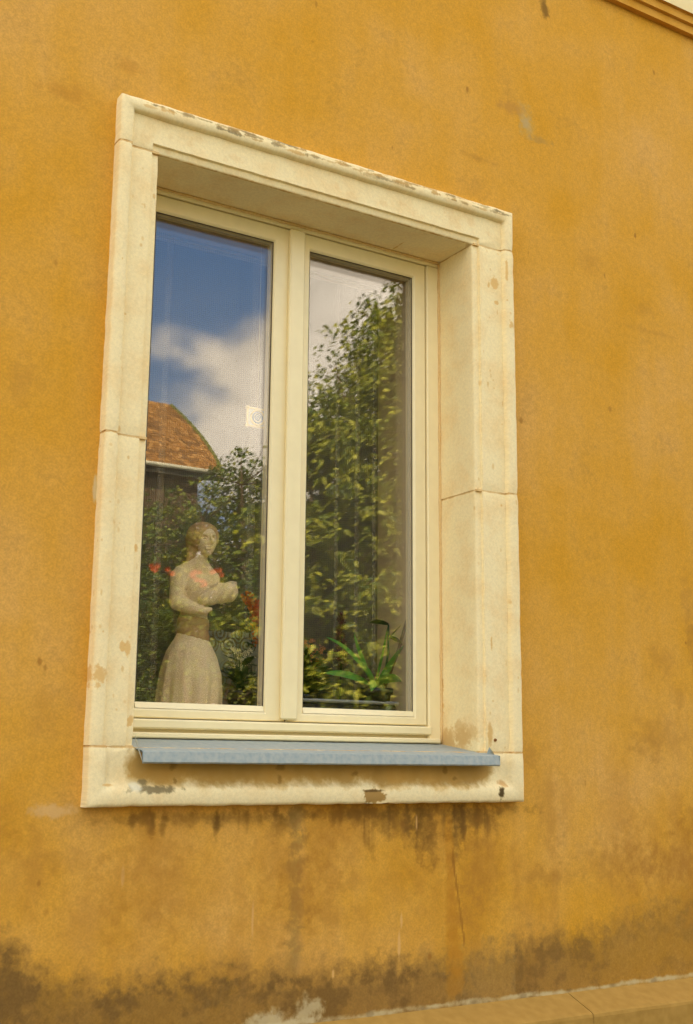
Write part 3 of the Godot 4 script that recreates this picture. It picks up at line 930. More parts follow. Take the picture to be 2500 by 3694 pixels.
func figure_waist_shade(p: Vector3) -> float:  # raised waist band that carries the painted shade below arms and bundle
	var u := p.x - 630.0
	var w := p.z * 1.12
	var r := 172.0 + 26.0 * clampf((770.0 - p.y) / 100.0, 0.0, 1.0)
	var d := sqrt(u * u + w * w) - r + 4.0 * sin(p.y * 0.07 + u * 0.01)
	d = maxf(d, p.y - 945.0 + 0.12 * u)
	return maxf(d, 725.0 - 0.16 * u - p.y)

func face_turn(p: Vector3) -> Vector3:
	var q := p - Vector3(705, 0, 15)
	return Vector3(q.x * 0.94 + q.z * 0.342 + 705.0, p.y, -q.x * 0.342 + q.z * 0.94 + 15.0)

func figure_head(at: Vector3) -> float:
	var p := face_turn(at)
	var d := cone_d(p, Vector3(684, 1450, 0), Vector3(704, 1660, 6), 66, 60)
	var f := egg_d(p, Vector3(757, 1742, 46), Vector3(108, 160, 112))
	f = soft(f, egg_d(p, Vector3(796, 1626, 92), Vector3(44, 46, 44)), 34.0)                       # chin
	f = soft(f, cone_d(p, Vector3(836, 1780, 126), Vector3(868, 1708, 152), 14, 22), 12.0)         # nose
	f = soft(f, cone_d(p, Vector3(775, 1790, 150), Vector3(858, 1794, 100), 16, 14), 16.0)         # brow
	f = maxf(f, -egg_d(p, Vector3(776, 1757, 166), Vector3(42, 24, 40)))                           # eye sockets
	f = maxf(f, -egg_d(p, Vector3(870, 1757, 106), Vector3(34, 22, 40)))
	f = soft(f, egg_d(p, Vector3(772, 1754, 140), Vector3(20, 9, 12)), 6.0)
	f = soft(f, cone_d(p, Vector3(788, 1664, 152), Vector3(846, 1666, 134), 12, 10), 7.0)            # lips
	f = soft(f, cone_d(p, Vector3(792, 1640, 148), Vector3(842, 1642, 130), 12, 10), 7.0)
	return soft(d, f, 22.0)

func figure_hair(at: Vector3) -> float:
	var p := face_turn(at)
	var hair := egg_d(p, Vector3(696, 1790, 6), Vector3(184, 160, 168))
	hair = soft(hair, cone_d(p, Vector3(590, 1750, 10), Vector3(600, 1590, 20), 82, 56), 30.0)
	hair = soft(hair, cone_d(p, Vector3(612, 1600, 20), Vector3(640, 1520, 10), 50, 40), 20.0)
	hair = soft(hair, cone_d(at, Vector3(585, 1620, 10), Vector3(560, 1490, 25), 52, 34), 24.0)
	hair += 2.4 * sin(p.x * 0.045 + p.y * 0.09 + p.z * 0.05)
	# the face stays free in front of the kerchief's edge
	var front := (p - Vector3(757, 1720, 46)).dot(Vector3(0.74, -0.24, 0.63)) - 42.0
	hair = maxf(hair, front)
	return hair

func build_statue() -> void:
	var verts := PackedVector3Array()
	var index := PackedInt32Array()
	net(figure_body, Vector3(210, -30, -330), Vector3(1130, 1580, 360), 17.0, verts, index)
	net(figure_head, Vector3(560, 1490, -110), Vector3(900, 1940, 240), 7.0, verts, index)
	var k := 0.000258
	for i in verts.size():
		var p := verts[i]
		verts[i] = Vector3((p.x - 604.0) * k, maxf(p.y, 0.0) * k * 1.05, p.z * k)
	var t := thing("statue", "sandstone statuette of a woman in a long skirt carrying a bowl, behind the glass", "statue", Vector3(0.400, G + 0.2405, -0.343), -0.424)
	put("figure", mesh_of(verts, index, false), M.sandstone, t)
	verts = PackedVector3Array()
	index = PackedInt32Array()
	net(figure_hair, Vector3(480, 1460, -190), Vector3(920, 1990, 240), 10.0, verts, index)
	for i in verts.size():
		var p := verts[i]
		verts[i] = Vector3((p.x - 604.0) * k, p.y * k * 1.05, p.z * k)
	put("hair", mesh_of(verts, index, false), M.sandstone_hair, t)
	verts = PackedVector3Array()
	index = PackedInt32Array()
	net(figure_waist_shade, Vector3(420, 640, -200), Vector3(850, 1010, 200), 14.0, verts, index)
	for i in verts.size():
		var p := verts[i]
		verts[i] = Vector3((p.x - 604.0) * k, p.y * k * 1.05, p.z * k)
	put("sash", mesh_of(verts, index, false), M.sash, t).set_meta("label", "darker brown band round the waist, painted shade below the arms")  # no garment: a dark shell in place of shade at the waist
	var st := begin()
	lathe(st, Vector3.ZERO, [Vector2(0.0, 0.012), Vector2(0.086, 0.012), Vector2(0.09, 0.008), Vector2(0.09, 0.0), Vector2(0.0, 0.0)], 32)
	part("base", st, M.sandstone, t)

# ---------------------------------------------------------------- things on the window board
func blade(st: SurfaceTool, a: Vector3, b: Vector3, c: Vector3, width: float, side: Vector3, sharp := 0.9) -> void:
	var n := 9
	st.set_smooth_group(0)
	var rows := []
	for i in n + 1:
		var t := float(i) / n
		var p := a.lerp(b, t).lerp(b.lerp(c, t), t)
		var w := width * pow(sin(PI * pow(clampf(t * 0.93 + 0.06, 0.0, 1.0), sharp)), 0.7) * 0.5
		if i == n: w = 0.0004
		var tan := ((b - a).lerp(c - b, t)).normalized()
		var up := side.cross(tan).normalized()
		rows.append([p - side * w, p + up * w * -0.35, p + side * w])
	for i in n:
		for k in 2:
			var nn: Vector3 = side.cross(rows[i + 1][1] - rows[i][1])
			quad(st, rows[i][k], rows[i][k + 1], rows[i + 1][k + 1], rows[i + 1][k], nn)
	st.set_smooth_group(-1)

func pot(parent: Node3D, r: float, h: float, m: Material) -> void:
	var st := begin()
	lathe(st, Vector3.ZERO, [Vector2(0, 0), Vector2(r * 0.72, 0), Vector2(r * 0.94, h * 0.8), Vector2(r * 1.05, h * 0.8), Vector2(r * 1.08, h), Vector2(r * 0.96, h), Vector2(r * 0.9, h * 0.86), Vector2(0, h * 0.84)], 24)
	part("pot", st, m, parent)

func blossom(st: SurfaceTool, at: Vector3, r: float, petals: int, rg: RandomNumberGenerator) -> void:
	var up := Vector3(rg.randf_range(-0.6, 0.6), rg.randf_range(0.0, 0.9), 1.0).normalized()
	var s := up.cross(Vector3.UP).normalized()
	var t := s.cross(up)
	for k in petals:
		var a := TAU * k / petals + rg.randf() * 0.4
		var o := s * cos(a) + t * sin(a)
		var q := up.cross(o)
		tri(st, at, at + o * r + up * r * 0.25 + q * r * 0.38, at + o * r * 1.05 + up * r * 0.3 - q * r * 0.38, up)
		tri(st, at + o * r + up * r * 0.25 + q * r * 0.38, at + o * r * 1.3 + up * r * 0.2, at + o * r * 1.05 + up * r * 0.3 - q * r * 0.38, up)

func build_indoors() -> void:
	var st: SurfaceTool
	# net curtain with its lace hem
	var cur := thing("net_curtain", "white net curtain with a scrolled lace panel hanging inside the window", "curtain", Vector3(0.62, G + 0.262, -0.47))
	for piece in [["net", -0.505, 0.495, 0.0, 1.40, M.net, 0.0], ["lace_panel", -0.16, 0.05, 0.004, 0.215, M.lace, 0.055]]:
		st = begin()
		st.set_smooth_group(0)
		var cols := 520
		var s := 0.0
		var prev := Vector3.ZERO
		var line := []
		for i in cols + 1:
			var t: float = lerpf(piece[1], piece[2], float(i) / cols)
			# pleats: here and there the cloth doubles back on itself
			var k := TAU / 0.062
			var a: float = 0.021 * clampf(0.45 + 0.75 * sin(t * 17.0 + 0.8) + 0.35 * sin(t * 41.0), 0.0, 1.1)
			var v := Vector3(t + a * sin(t * k + 1.5 * sin(t * 9.0)), 0, piece[6] + 1.1 * a * cos(t * k + 1.5 * sin(t * 9.0)) + 0.004 * sin(t * 13.0))
			if i > 0: s += v.distance_to(prev)
			prev = v
			line.append([v, s])
		for i in cols:
			var ps := []
			for e in [[i, 3], [i + 1, 3], [i + 1, 4], [i, 4]]:
				var yy: float = piece[e[1]]
				var v: Vector3 = line[e[0]][0]
				ps.append([Vector3(v.x, yy, v.z), Vector2(line[e[0]][1], yy)])
			for q in [0, 2, 1, 0, 3, 2]:
				st.set_uv(Vector2(ps[q][1].x, ps[q][1].y) * (19.0 if piece[0] == "net" else 7.5))
				st.add_vertex(ps[q][0])
		part(piece[0], st, piece[5], cur)
	st = begin()
	tube(st, [Vector3(-0.516, 1.402, 0), Vector3(0.512, 1.402, 0)], [0.005, 0.005], 8)
	part("rod", st, M.brass, cur)

	# hanging square ornament with a ring and a spiral
	var orn := thing("window_ornament", "small square cream and blue glass ornament hanging inside beside the middle stile", "ornament", Vector3(0.562, G + 1.055, -0.285))
	st = begin()
	for q in [[Vector3(-0.036, 0.0, -0.003), Vector3(0.036, 0.006, 0.003)], [Vector3(-0.036, 0.054, -0.003), Vector3(0.036, 0.06, 0.003)], [Vector3(-0.036, 0.0061, -0.003), Vector3(-0.030, 0.0539, 0.003)], [Vector3(0.030, 0.0061, -0.003), Vector3(0.036, 0.0539, 0.003)]]:
		box(st, q[0], q[1], 0.001)
	part("rim", st, M.ornament_cream, orn)
	for q in [Vector2(-0.033, 0.003), Vector2(0.033, 0.003), Vector2(-0.033, 0.057), Vector2(0.033, 0.057)]:
		st = begin()
		box(st, Vector3(q.x - 0.005, q.y - 0.005, -0.005), Vector3(q.x + 0.005, q.y + 0.005, 0.005), 0.002)
		part("corner_stud", st, M.ornament_cream, orn)
	st = begin()
	box(st, Vector3(-0.0299, 0.0061, -0.0015), Vector3(0.0299, 0.0539, 0.0))
	part("plate", st, M.ornament_pale, orn)
	for ring in [[0.022, 0.0032, M.ornament_cream], [0.0155, 0.002, M.ornament_blue]]:
		st = begin()
		var pts := []
		var rad := []
		for k in 25:
			pts.append(Vector3(cos(TAU * k / 24) * ring[0], 0.03 + sin(TAU * k / 24) * ring[0], 0.002))
			rad.append(ring[1])
		tube(st, pts, rad, 6)
		part("ring", st, ring[2], orn)
	st = begin()
	var sp := []
	var sr := []
	for k in 22:
		var a := TAU * k / 12.0
		sp.append(Vector3(cos(a), sin(a), 0) * (0.011 - 0.00045 * k) + Vector3(0, 0.03, 0.002))
		sr.append(0.0018)
	tube(st, sp, sr, 6)
	part("spiral", st, M.ornament_blue, orn)
	st = begin()
	tube(st, [Vector3(0, 0.06, 0), Vector3(0, 0.56, 0)], [0.0005, 0.0005], 4)
	part("thread", st, M.ornament_cream, orn)

	# strap-leaved orchid with its stake
	var orc := thing("orchid_plant", "green strap-leaved orchid with a brown stake, standing by the window reveal", "plant", Vector3(1.005, G + 0.2405, -0.335))
	orc.scale = Vector3.ONE * 1.18
	pot(orc, 0.045, 0.07, M.dark_pot)
	var c := Vector3(0, 0.075, 0)
	for l in [[Vector3(-0.07, 0.17, 0.02), Vector3(-0.165, 0.19, 0.03), 0.026], [Vector3(-0.05, 0.16, 0.0), Vector3(-0.075, 0.205, 0.02), 0.034], [Vector3(0.015, 0.16, 0.02), Vector3(0.04, 0.23, 0.0), 0.020], [Vector3(0.04, 0.14, 0.02), Vector3(0.085, 0.185, 0.01), 0.030], [Vector3(-0.09, 0.11, 0.03), Vector3(-0.17, 0.10, 0.03), 0.030], [Vector3(0.03, 0.11, 0.03), Vector3(0.07, 0.09, 0.02), 0.028], [Vector3(-0.03, 0.12, 0.03), Vector3(-0.09, 0.14, 0.04), 0.036], [Vector3(-0.02, 0.1, 0.03), Vector3(-0.04, 0.06, 0.045), 0.030], [Vector3(0.01, 0.10, 0.03), Vector3(0.03, 0.13, 0.04), 0.034]]:
		st = begin()
		var dirn: Vector3 = (l[1] - c).normalized()
		blade(st, c, c + l[0] - Vector3(0, 0.075, 0), c + l[1] - Vector3(0, 0.075, 0) , l[2], Vector3(0, 0, 1).cross(dirn).normalized().lerp(Vector3(0, 0.2, 1), 0.45).normalized())
		part("leaf", st, M.strap_leaf, orc)
	st = begin()
	tube(st, [Vector3(0.03, 0.07, 0.0), Vector3(0.07, 0.17, 0.005), Vector3(0.095, 0.25, 0.008), Vector3(0.114, 0.318, 0.01)], [0.0045, 0.0045, 0.004, 0.0042], 7)
	part("stake", st, M.stem_brown, orc)
	st = begin()
	tube(st, [Vector3(0.02, 0.075, 0.01), Vector3(0.035, 0.16, 0.01), Vector3(0.036, 0.235, 0.01)], [0.0035, 0.003, 0.0025], 6)
	part("stem", st, M.dark_leaf, orc)
	for l in [[Vector3(0.036, 0.235, 0.01), Vector3(-0.005, 0.245, 0.015), Vector3(-0.03, 0.235, 0.02), 0.018], [Vector3(0.036, 0.20, 0.01), Vector3(0.06, 0.225, 0.01), Vector3(0.075, 0.235, 0.01), 0.013], [Vector3(0.04, 0.205, 0.01), Vector3(0.06, 0.20, 0.01), Vector3(0.075, 0.19, 0.01), 0.014]]:
		st = begin()
		blade(st, l[0], l[1], l[2], l[3], Vector3(0, 0.5, 0.86))
		part("leaf", st, M.dark_leaf, orc)

	# long planter with a pale rim
	var tr := thing("planter_trough", "low dark planter trough with a pale grey rim on the window board", "planter", Vector3(0.86, G + 0.2405, -0.315))
	st = begin()
	box(st, Vector3(-0.16, 0, -0.022), Vector3(0.20, 0.034, 0.022), 0.006)
	part("trough", st, M.dark_pot, tr)
	st = begin()
	box(st, Vector3(-0.166, 0.0342, -0.027), Vector3(0.206, 0.044, 0.027), 0.004)
	part("rim", st, M.grey_rim, tr)
	st = begin()
	box(st, Vector3(-0.166, 0.014, 0.0222), Vector3(0.206, 0.018, 0.025), 0.0015)
	part("band", st, M.grey_rim, tr)

	var rg := RandomNumberGenerator.new()
	# pot plants in flower
	for f in [["flowering_plant", "dark-leaved pot plant with small orange flowers beside the orchid", Vector3(0.80, G + 0.2405, -0.40), M.orange_petal, 0.12, 0.17, 46, 0.006, 5],
			["flowering_plant", "dark-leaved pot plant with red flowers beside the statuette", Vector3(0.635, G + 0.2405, -0.405), M.red_petal, 0.055, 0.30, 9, 0.016, 6],
			["flowering_plant", "low pot plant dotted with tiny cream flowers at the statuette's skirt", Vector3(0.560, G + 0.2405, -0.35), M.cream_petal, 0.05, 0.13, 40, 0.005, 7]]:
		rg.seed = f[8]
		var o := thing(f[0], f[1], "plant", f[2], 0.0, "")
		pot(o, 0.038, 0.06, M.dark_pot)
		var stems := begin()
		var leaves := begin()
		var flowers := begin()
		for k in int(f[6]):
			var a := rg.randf() * TAU
			var rr: float = f[4] * sqrt(rg.randf()) * 0.75
			var hgt: float = f[5] * rg.randf_range(0.55, 1.0)
			var tip := Vector3(cos(a) * rr, 0.05 + hgt, sin(a) * rr * 0.35)
			if k % 3 == 0 or f[6] < 12:
				tube(stems, [Vector3(cos(a) * 0.01, 0.05, sin(a) * 0.01), Vector3(tip.x * 0.4, 0.05 + hgt * 0.6, tip.z * 0.5), tip], [0.0018, 0.0015, 0.001], 5)
			blossom(flowers, tip, f[7], 5, rg)
			if f[6] < 12:
				for j in 3:
					blossom(flowers, tip + Vector3(rg.randf_range(-0.012, 0.012), -0.012 * j, 0.004), f[7] * 0.8, 5, rg)
			for j in (1 if f[8] == 7 else 3):
				var b := rg.randf() * TAU
				var lp := Vector3(cos(b) * f[4] * 0.5 * rg.randf(), 0.05 + hgt * rg.randf_range(0.1, 0.85), sin(b) * 0.02)
				var dr := Vector3(cos(b), rg.randf_range(-0.2, 0.7), sin(b) * 0.5 + 0.3).normalized()
				blade(leaves, lp, lp + dr * 0.02 + Vector3(0, 0.006, 0), lp + dr * rg.randf_range(0.03, 0.055), rg.randf_range(0.014, 0.026), dr.cross(Vector3(0.1, 1, 0.2)).normalized())
		part("stems", stems, M.dark_leaf, o)
		part("foliage", leaves, M.dark_leaf, o).set_meta("kind", "stuff")
		part("flowers", flowers, f[3], o).set_meta("kind", "stuff")
	# dark red flower spike
	rg.seed = 12
	var spk := thing("flower_spike", "single dark maroon flower spike standing between the orange flowers and the orchid", "plant", Vector3(0.935, G + 0.2405, -0.42))
	pot(spk, 0.03, 0.05, M.dark_pot)
	st = begin()
	tube(st, [Vector3(0, 0.04, 0), Vector3(0.004, 0.16, 0), Vector3(0.008, 0.30, 0)], [0.003, 0.0025, 0.0015], 6)
	part("stem", st, M.dark_leaf, spk)
	st = begin()
	for k in 70:
		var t := rg.randf()
		blossom(st, Vector3(rg.randf_range(-1, 1) * 0.02 * (1.1 - t), 0.15 + t * 0.16, rg.randf_range(-0.01, 0.015)), 0.007, 5, rg)
	part("flowers", st, M.maroon_petal, spk).set_meta("kind", "stuff")

# ---------------------------------------------------------------- across the street
func leaf_mesh(l: float, w: float, droop: float) -> ArrayMesh:
	var st := begin()
	st.set_smooth_group(0)
	var rows := [[0.0, 0.06], [0.3, 0.9], [0.6, 0.85], [0.85, 0.4]]
	var pts := []
	for r in rows:
		var z: float = -droop * r[0] * r[0] * l
		pts.append([Vector3(-r[1] * w * 0.5, r[0] * l, z + w * 0.12), Vector3(0, r[0] * l, z), Vector3(r[1] * w * 0.5, r[0] * l, z + w * 0.12)])
	for i in 3:
		for k in 2:
			quad(st, pts[i][k], pts[i][k + 1], pts[i + 1][k + 1], pts[i + 1][k], Vector3(0, 0, 1))
	var tip := Vector3(0, l, -droop * l)
	tri(st, pts[3][0], pts[3][1], tip, Vector3(0, 0, 1))
	tri(st, pts[3][1], pts[3][2], tip, Vector3(0, 0, 1))
	st.generate_normals()
	return st.commit()

func crown(parent: Node3D, clumps: Array, count: int, leaf: Mesh, cols: Array, rg: RandomNumberGenerator, shell := 0.55) -> void:
	var mm := MultiMesh.new()
	mm.transform_format = MultiMesh.TRANSFORM_3D
	mm.use_colors = true
	mm.mesh = leaf
	mm.instance_count = count
	var total := 0.0
	for c in clumps:
		total += c.w * c.w
	var i := 0
	for ci in clumps.size():
		var c: Vector4 = clumps[ci]
		var n := int(count * c.w * c.w / total) if ci < clumps.size() - 1 else count - i
		# twigs: leaves sit in small sprays, so the crown has tufts and holes
		var sprays := []
		for k in maxi(6, n / 26):
			var d := Vector3(rg.randfn(), rg.randfn(), rg.randfn()).normalized()
			sprays.append([Vector3(c.x, c.y, c.z) + d * Vector3(1, 0.9, 1) * c.w * pow(rg.randf(), shell) * rg.randf_range(0.75, 1.12), d])
		for k in n:
			if i >= count:
				break
			var s: Array = sprays[rg.randi() % sprays.size()]
			var p: Vector3 = s[0] + Vector3(rg.randfn(), rg.randfn() * 0.7, rg.randfn()) * c.w * 0.085
			var up: Vector3 = (s[1] * 0.7 + Vector3(rg.randf_range(-1, 1), rg.randf_range(-0.2, 1.2), rg.randf_range(-1, 1))).normalized()
			var dirn := Vector3(rg.randf_range(-1, 1), rg.randf_range(-1.1, 0.25), rg.randf_range(-1, 1)).normalized()
			var x := dirn.cross(up).normalized()
			var z := x.cross(dirn).normalized()
			var sc := rg.randf_range(0.45, 1.3)
			mm.set_instance_transform(i, Transform3D(Basis(x * sc, dirn * sc, z * sc), p))
			mm.set_instance_color(i, cols[rg.randi() % cols.size()].lerp(cols[rg.randi() % cols.size()], rg.randf()))
			i += 1
	var o := MultiMeshInstance3D.new()
	o.name = "crown"
	o.multimesh = mm
	o.material_override = M.leaf
	parent.add_child(o, true)
	o.set_meta("kind", "stuff")

func tree(called: String, label: String, category: String, at: Vector3, clumps: Array, count: int, leaf: Mesh, cols: Array, seed_: int, trunk_r: float, group := "", shell := 0.55) -> Node3D:
	var rg := RandomNumberGenerator.new()
	rg.seed = seed_
	var o := thing(called, label, category, at, 0.0, group)
	var st := begin()
	var top := Vector3.ZERO
	var mean := Vector3.ZERO
	for c in clumps:
		mean += Vector3(c.x, c.y, c.z) / clumps.size()
		if c.y > top.y: top = Vector3(c.x, c.y, c.z)
	var fork := Vector3(mean.x * 0.4, mean.y * 0.45, mean.z * 0.4)
	tube(st, [Vector3(0, -0.05, 0), fork * 0.5 + Vector3(0.03, 0, 0.02), fork, fork.lerp(top, 0.5), top], [trunk_r * 1.25, trunk_r, trunk_r * 0.8, trunk_r * 0.5, trunk_r * 0.12], 9)
	part("trunk", st, M.bark, o)
	for c in clumps:
		var e := Vector3(c.x, c.y, c.z)
		var b := fork.lerp(top, rg.randf_range(0.0, 0.4))
		st = begin()
		tube(st, [b, b.lerp(e, 0.5) + Vector3(0, -0.08 * c.w, 0), e, e + (e - b).normalized() * c.w * 0.6], [trunk_r * 0.5, trunk_r * 0.36, trunk_r * 0.2, trunk_r * 0.06], 6)
		for k in 4:
			var d := Vector3(rg.randfn(), rg.randf_range(-0.2, 1.0), rg.randfn()).normalized()
			tube(st, [e, e + d * c.w * 0.5, e + d * c.w * 0.95 + Vector3(0, 0.05, 0)], [trunk_r * 0.16, trunk_r * 0.1, trunk_r * 0.03], 5)
		part("limb", st, M.bark, o)
	crown(o, clumps, count, leaf, cols, rg, shell)
	return o

func build_street() -> void:
	var st := begin()
	quad(st, Vector3(-300, 0, -300), Vector3(300, 0, -300), Vector3(300, 0, 300), Vector3(-300, 0, 300), Vector3.UP)
	part("ground", st, grainy(c8(70, 72, 40), c8(92, 88, 54), 0.3), self).set_meta("kind", "structure")
	st = begin()
	box(st, Vector3(-60, -0.1, 1.65), Vector3(80, 0.004, 6.2))
	part("road", st, M.asphalt, self).set_meta("kind", "structure")
	st = begin()
	box(st, Vector3(-60, -0.1, -0.04), Vector3(80, 0.12, 1.64), 0.01)
	part("pavement", st, M.paving, self).set_meta("kind", "structure")

	var lf_big := leaf_mesh(0.095, 0.047, 0.5)
	var lf_mid := leaf_mesh(0.066, 0.044, 0.25)
	var lf_small := leaf_mesh(0.06, 0.042, 0.15)
	var bright := [Color(0.40, 0.39, 0.03), Color(0.20, 0.24, 0.02), Color(0.55, 0.52, 0.06), Color(0.06, 0.09, 0.012), Color(0.10, 0.14, 0.015)]
	var mid := [Color(0.14, 0.20, 0.02), Color(0.26, 0.30, 0.03), Color(0.035, 0.065, 0.012), Color(0.05, 0.09, 0.015)]
	var yellow := [Color(0.40, 0.36, 0.03), Color(0.26, 0.28, 0.03), Color(0.14, 0.16, 0.02)]
	# tall tree over the garden
	tree("broadleaf_tree", "tall bright green broadleaf tree across the road, mirrored beside the stone reveal", "tree", Vector3(7.0, 0, 9.6),
		[Vector4(0.55, 6.5, 0.0, 1.15), Vector4(-0.1, 5.7, -0.2, 0.95), Vector4(-0.85, 5.35, -0.3, 0.6), Vector4(0.6, 5.0, -0.2, 1.1), Vector4(-0.75, 4.2, -0.2, 0.75), Vector4(0.2, 3.9, -0.2, 0.9), Vector4(1.4, 5.6, 0.2, 1.1), Vector4(1.5, 4.2, 0.1, 1.1), Vector4(0.75, 7.25, 0, 0.75), Vector4(1.7, 7.0, 0.1, 1.0)], 60000, lf_mid, bright, 101, 0.16)
	# big-leaved shrub nearer to the road
	tree("big_leaved_shrub", "large-leaved light green shrub beside the red rose bush", "shrub", Vector3(5.3, 0, 7.6),
		[Vector4(-0.05, 4.9, 0.1, 0.5), Vector4(0.25, 4.3, 0.0, 0.6), Vector4(-0.35, 3.9, -0.1, 0.55), Vector4(0.8, 3.9, 0.1, 0.55), Vector4(0.1, 3.3, 0.0, 0.7), Vector4(0.9, 3.0, 0.1, 0.6), Vector4(-0.5, 2.9, 0.1, 0.5), Vector4(0.3, 2.4, 0.0, 0.7)], 15000, lf_big, bright, 102, 0.07)
	tree("yellow_shrub", "yellow-green shrub growing behind the large-leaved one", "shrub", Vector3(7.2, 0, 9.3),
		[Vector4(-0.4, 3.3, 0, 0.9), Vector4(0.5, 3.5, 0.1, 0.9), Vector4(0.1, 2.3, -0.1, 1.0), Vector4(-0.9, 2.3, 0.1, 0.8), Vector4(1.0, 2.3, 0, 0.9)], 12000, lf_small, yellow, 103, 0.08)
	tree("garden_tree", "loose small-leaved garden tree with sky showing through its top", "tree", Vector3(7.6, 0, 13.6),
		[Vector4(-0.2, 5.9, 0, 0.7), Vector4(0.6, 5.8, 0.2, 0.7), Vector4(-0.9, 5.2, -0.1, 0.7), Vector4(0.3, 4.9, -0.2, 0.9), Vector4(-0.5, 4.2, 0, 0.9), Vector4(0.8, 4.1, 0.1, 0.9), Vector4(0.0, 3.3, 0, 1.0)], 9000, lf_small, yellow + mid, 104, 0.11, "", 0.35)
	for h in [[Vector3(4.2, 0, 10.2), 201, mid, "dense dark green garden shrub behind the red rose bush"], [Vector3(5.5, 0, 11.2), 202, yellow, "yellowish garden shrub between the dark green shrubs"], [Vector3(3.0, 0, 10.6), 203, mid, "dark green garden shrub before the end of the tiled house"], [Vector3(6.7, 0, 11.6), 204, mid, "dark green garden shrub behind the large-leaved shrub"], [Vector3(8.4, 0, 12.0), 205, yellow, "yellowish garden shrub behind the tall broadleaf tree"]]:
		tree("garden_shrub", h[3], "shrub", h[0],
			[Vector4(0, 3.4, 0, 0.75), Vector4(-0.5, 2.7, 0.1, 0.8), Vector4(0.5, 2.8, 0, 0.8), Vector4(0, 1.9, -0.2, 0.9), Vector4(-0.6, 1.5, 0, 0.7), Vector4(0.6, 1.5, 0.1, 0.7), Vector4(0.1, 4.0, 0.1, 0.55)], 14000, lf_small, h[2], h[1], 0.06, "garden shrubs across the road")
	for h in [[Vector3(3.9, 0, 15.4), 301, 5.6, "round dark green garden tree before the tiled house's wall"], [Vector3(5.9, 0, 15.0), 302, 5.9, "dense garden tree under the tiled house's eaves"], [Vector3(8.9, 0, 15.6), 303, 6.4, "dense dark green tree beyond the loose small-leaved one"], [Vector3(10.9, 0, 15.2), 304, 6.6, "tall dense dark green tree behind the broadleaf tree"], [Vector3(13.3, 0, 15.8), 305, 7.0, "tallest dense dark green tree at the end of the gardens"], [Vector3(7.75, 0, 14.4), 306, 6.7, "dense garden tree just beyond the corner of the tiled house"], [Vector3(0.6, 0, 14.0), 307, 5.2, "lower green garden tree facing the window squarely"], [Vector3(-3.2, 0, 15.0), 308, 5.8, "green garden tree up the road from the window"], [Vector3(-7.5, 0, 14.5), 309, 6.2, "farthest green garden tree up the road"]]:
		var t: float = h[2]
		tree("garden_tree", h[3], "tree", h[0],
			[Vector4(0, t - 0.9, 0, 0.95), Vector4(-0.8, t - 1.6, 0.1, 1.1), Vector4(0.8, t - 1.7, 0, 1.1), Vector4(0, t - 2.4, -0.3, 1.3), Vector4(-0.9, t - 3.2, 0, 1.2), Vector4(0.9, t - 3.3, 0.1, 1.2), Vector4(0, 1.2, 0, 1.3)], 20000, lf_mid, mid, h[1], 0.12, "dense trees behind the shrubs")

	# rose bush with red flowers
	var rose := tree("rose_bush", "tall thin rose bush with red flowers beside the road", "shrub", Vector3(4.2, 0, 8.0),
		[Vector4(-0.35, 3.2, 0, 0.25), Vector4(0.1, 3.1, 0, 0.3), Vector4(0.5, 2.9, 0, 0.3), Vector4(0.0, 2.5, 0, 0.35), Vector4(0.3, 2.2, 0, 0.35)], 900, lf_small, mid, 110, 0.03)
	var rr := RandomNumberGenerator.new()
	rr.seed = 15
	st = begin()
	for c in [[-0.55, 3.49, 5], [-0.42, 3.46, 3], [-0.12, 3.45, 7], [-0.04, 3.38, 5], [0.09, 3.5, 4], [0.62, 3.15, 4], [0.66, 3.05, 4]]:
		for k in c[2]:
			var at := Vector3(c[0] + rr.randf_range(-0.07, 0.07), c[1] + rr.randf_range(-0.035, 0.035), rr.randf_range(-0.1, 0.0))
			for j in 6:
				var a := TAU * j / 6.0
				var o1 := Vector3(cos(a), sin(a), -0.5)
				tri(st, at, at + o1 * 0.03, at + Vector3(cos(a + 1.0), sin(a + 1.0), -0.5) * 0.03, Vector3(0, 0.2, -1))
	part("flowers", st, M.red_petal, rose).set_meta("kind", "stuff")

	# the house with the old tiled roof
	var o := thing("tiled_house", "brown house with an old orange beaver-tail tiled hip roof across the gardens", "house", Vector3(8.0, 0, 29.6))
	st = begin()
	box(st, Vector3(-7.5, 0, -1.25), Vector3(5.35, 9.55, 1.25))
	part("wall", st, M.brown_wall, o)
	var ev := 9.85
	var hgt := 2.25
	st = begin()                                       # roof planes under the tiles
	var a0 := Vector3(-8.0, ev, -1.6)
	var a1 := Vector3(5.92, ev, -1.6)
	var b0 := Vector3(-8.0, ev, 1.6)
	var b1 := Vector3(5.92, ev, 1.6)
	var r0 := Vector3(-8.0, ev + hgt, 0)
	# the old hip end leans in more and more towards the ridge
	var lean := func(h: float) -> float:
		return 0.45 * hgt * pow(clampf(h / hgt, 0.0, 1.0), 1.9)
	for k in 10:
		var h0 := hgt * k / 10.0
		var h1 := hgt * (k + 1) / 10.0
		var p0 := Vector3(5.92 - lean.call(h0), ev + h0, -1.6 * (1.0 - k / 10.0))
		var p1 := Vector3(5.92 - lean.call(h1), ev + h1, -1.6 * (1.0 - (k + 1) / 10.0))
		for side in [-1.0, 1.0]:
			var f := Vector3(1, 1, -side)
			quad(st, Vector3(-8.0, p0.y, p0.z) * f, p0 * f, p1 * f, Vector3(-8.0, p1.y, p1.z) * f, Vector3(0, 1, side))
		quad(st, p0, p0 * Vector3(1, 1, -1), p1 * Vector3(1, 1, -1), p1, Vector3(1, 0.5, 0))
	quad(st, a0, a1, b1, b0, Vector3(0, -1, 0))
	tri(st, a0, b0, r0, Vector3(-1, 0, 0))
	part("roof", st, M.old_tile, o)
	var tile := begin()
	var tw := 0.14
	var tl := 0.21
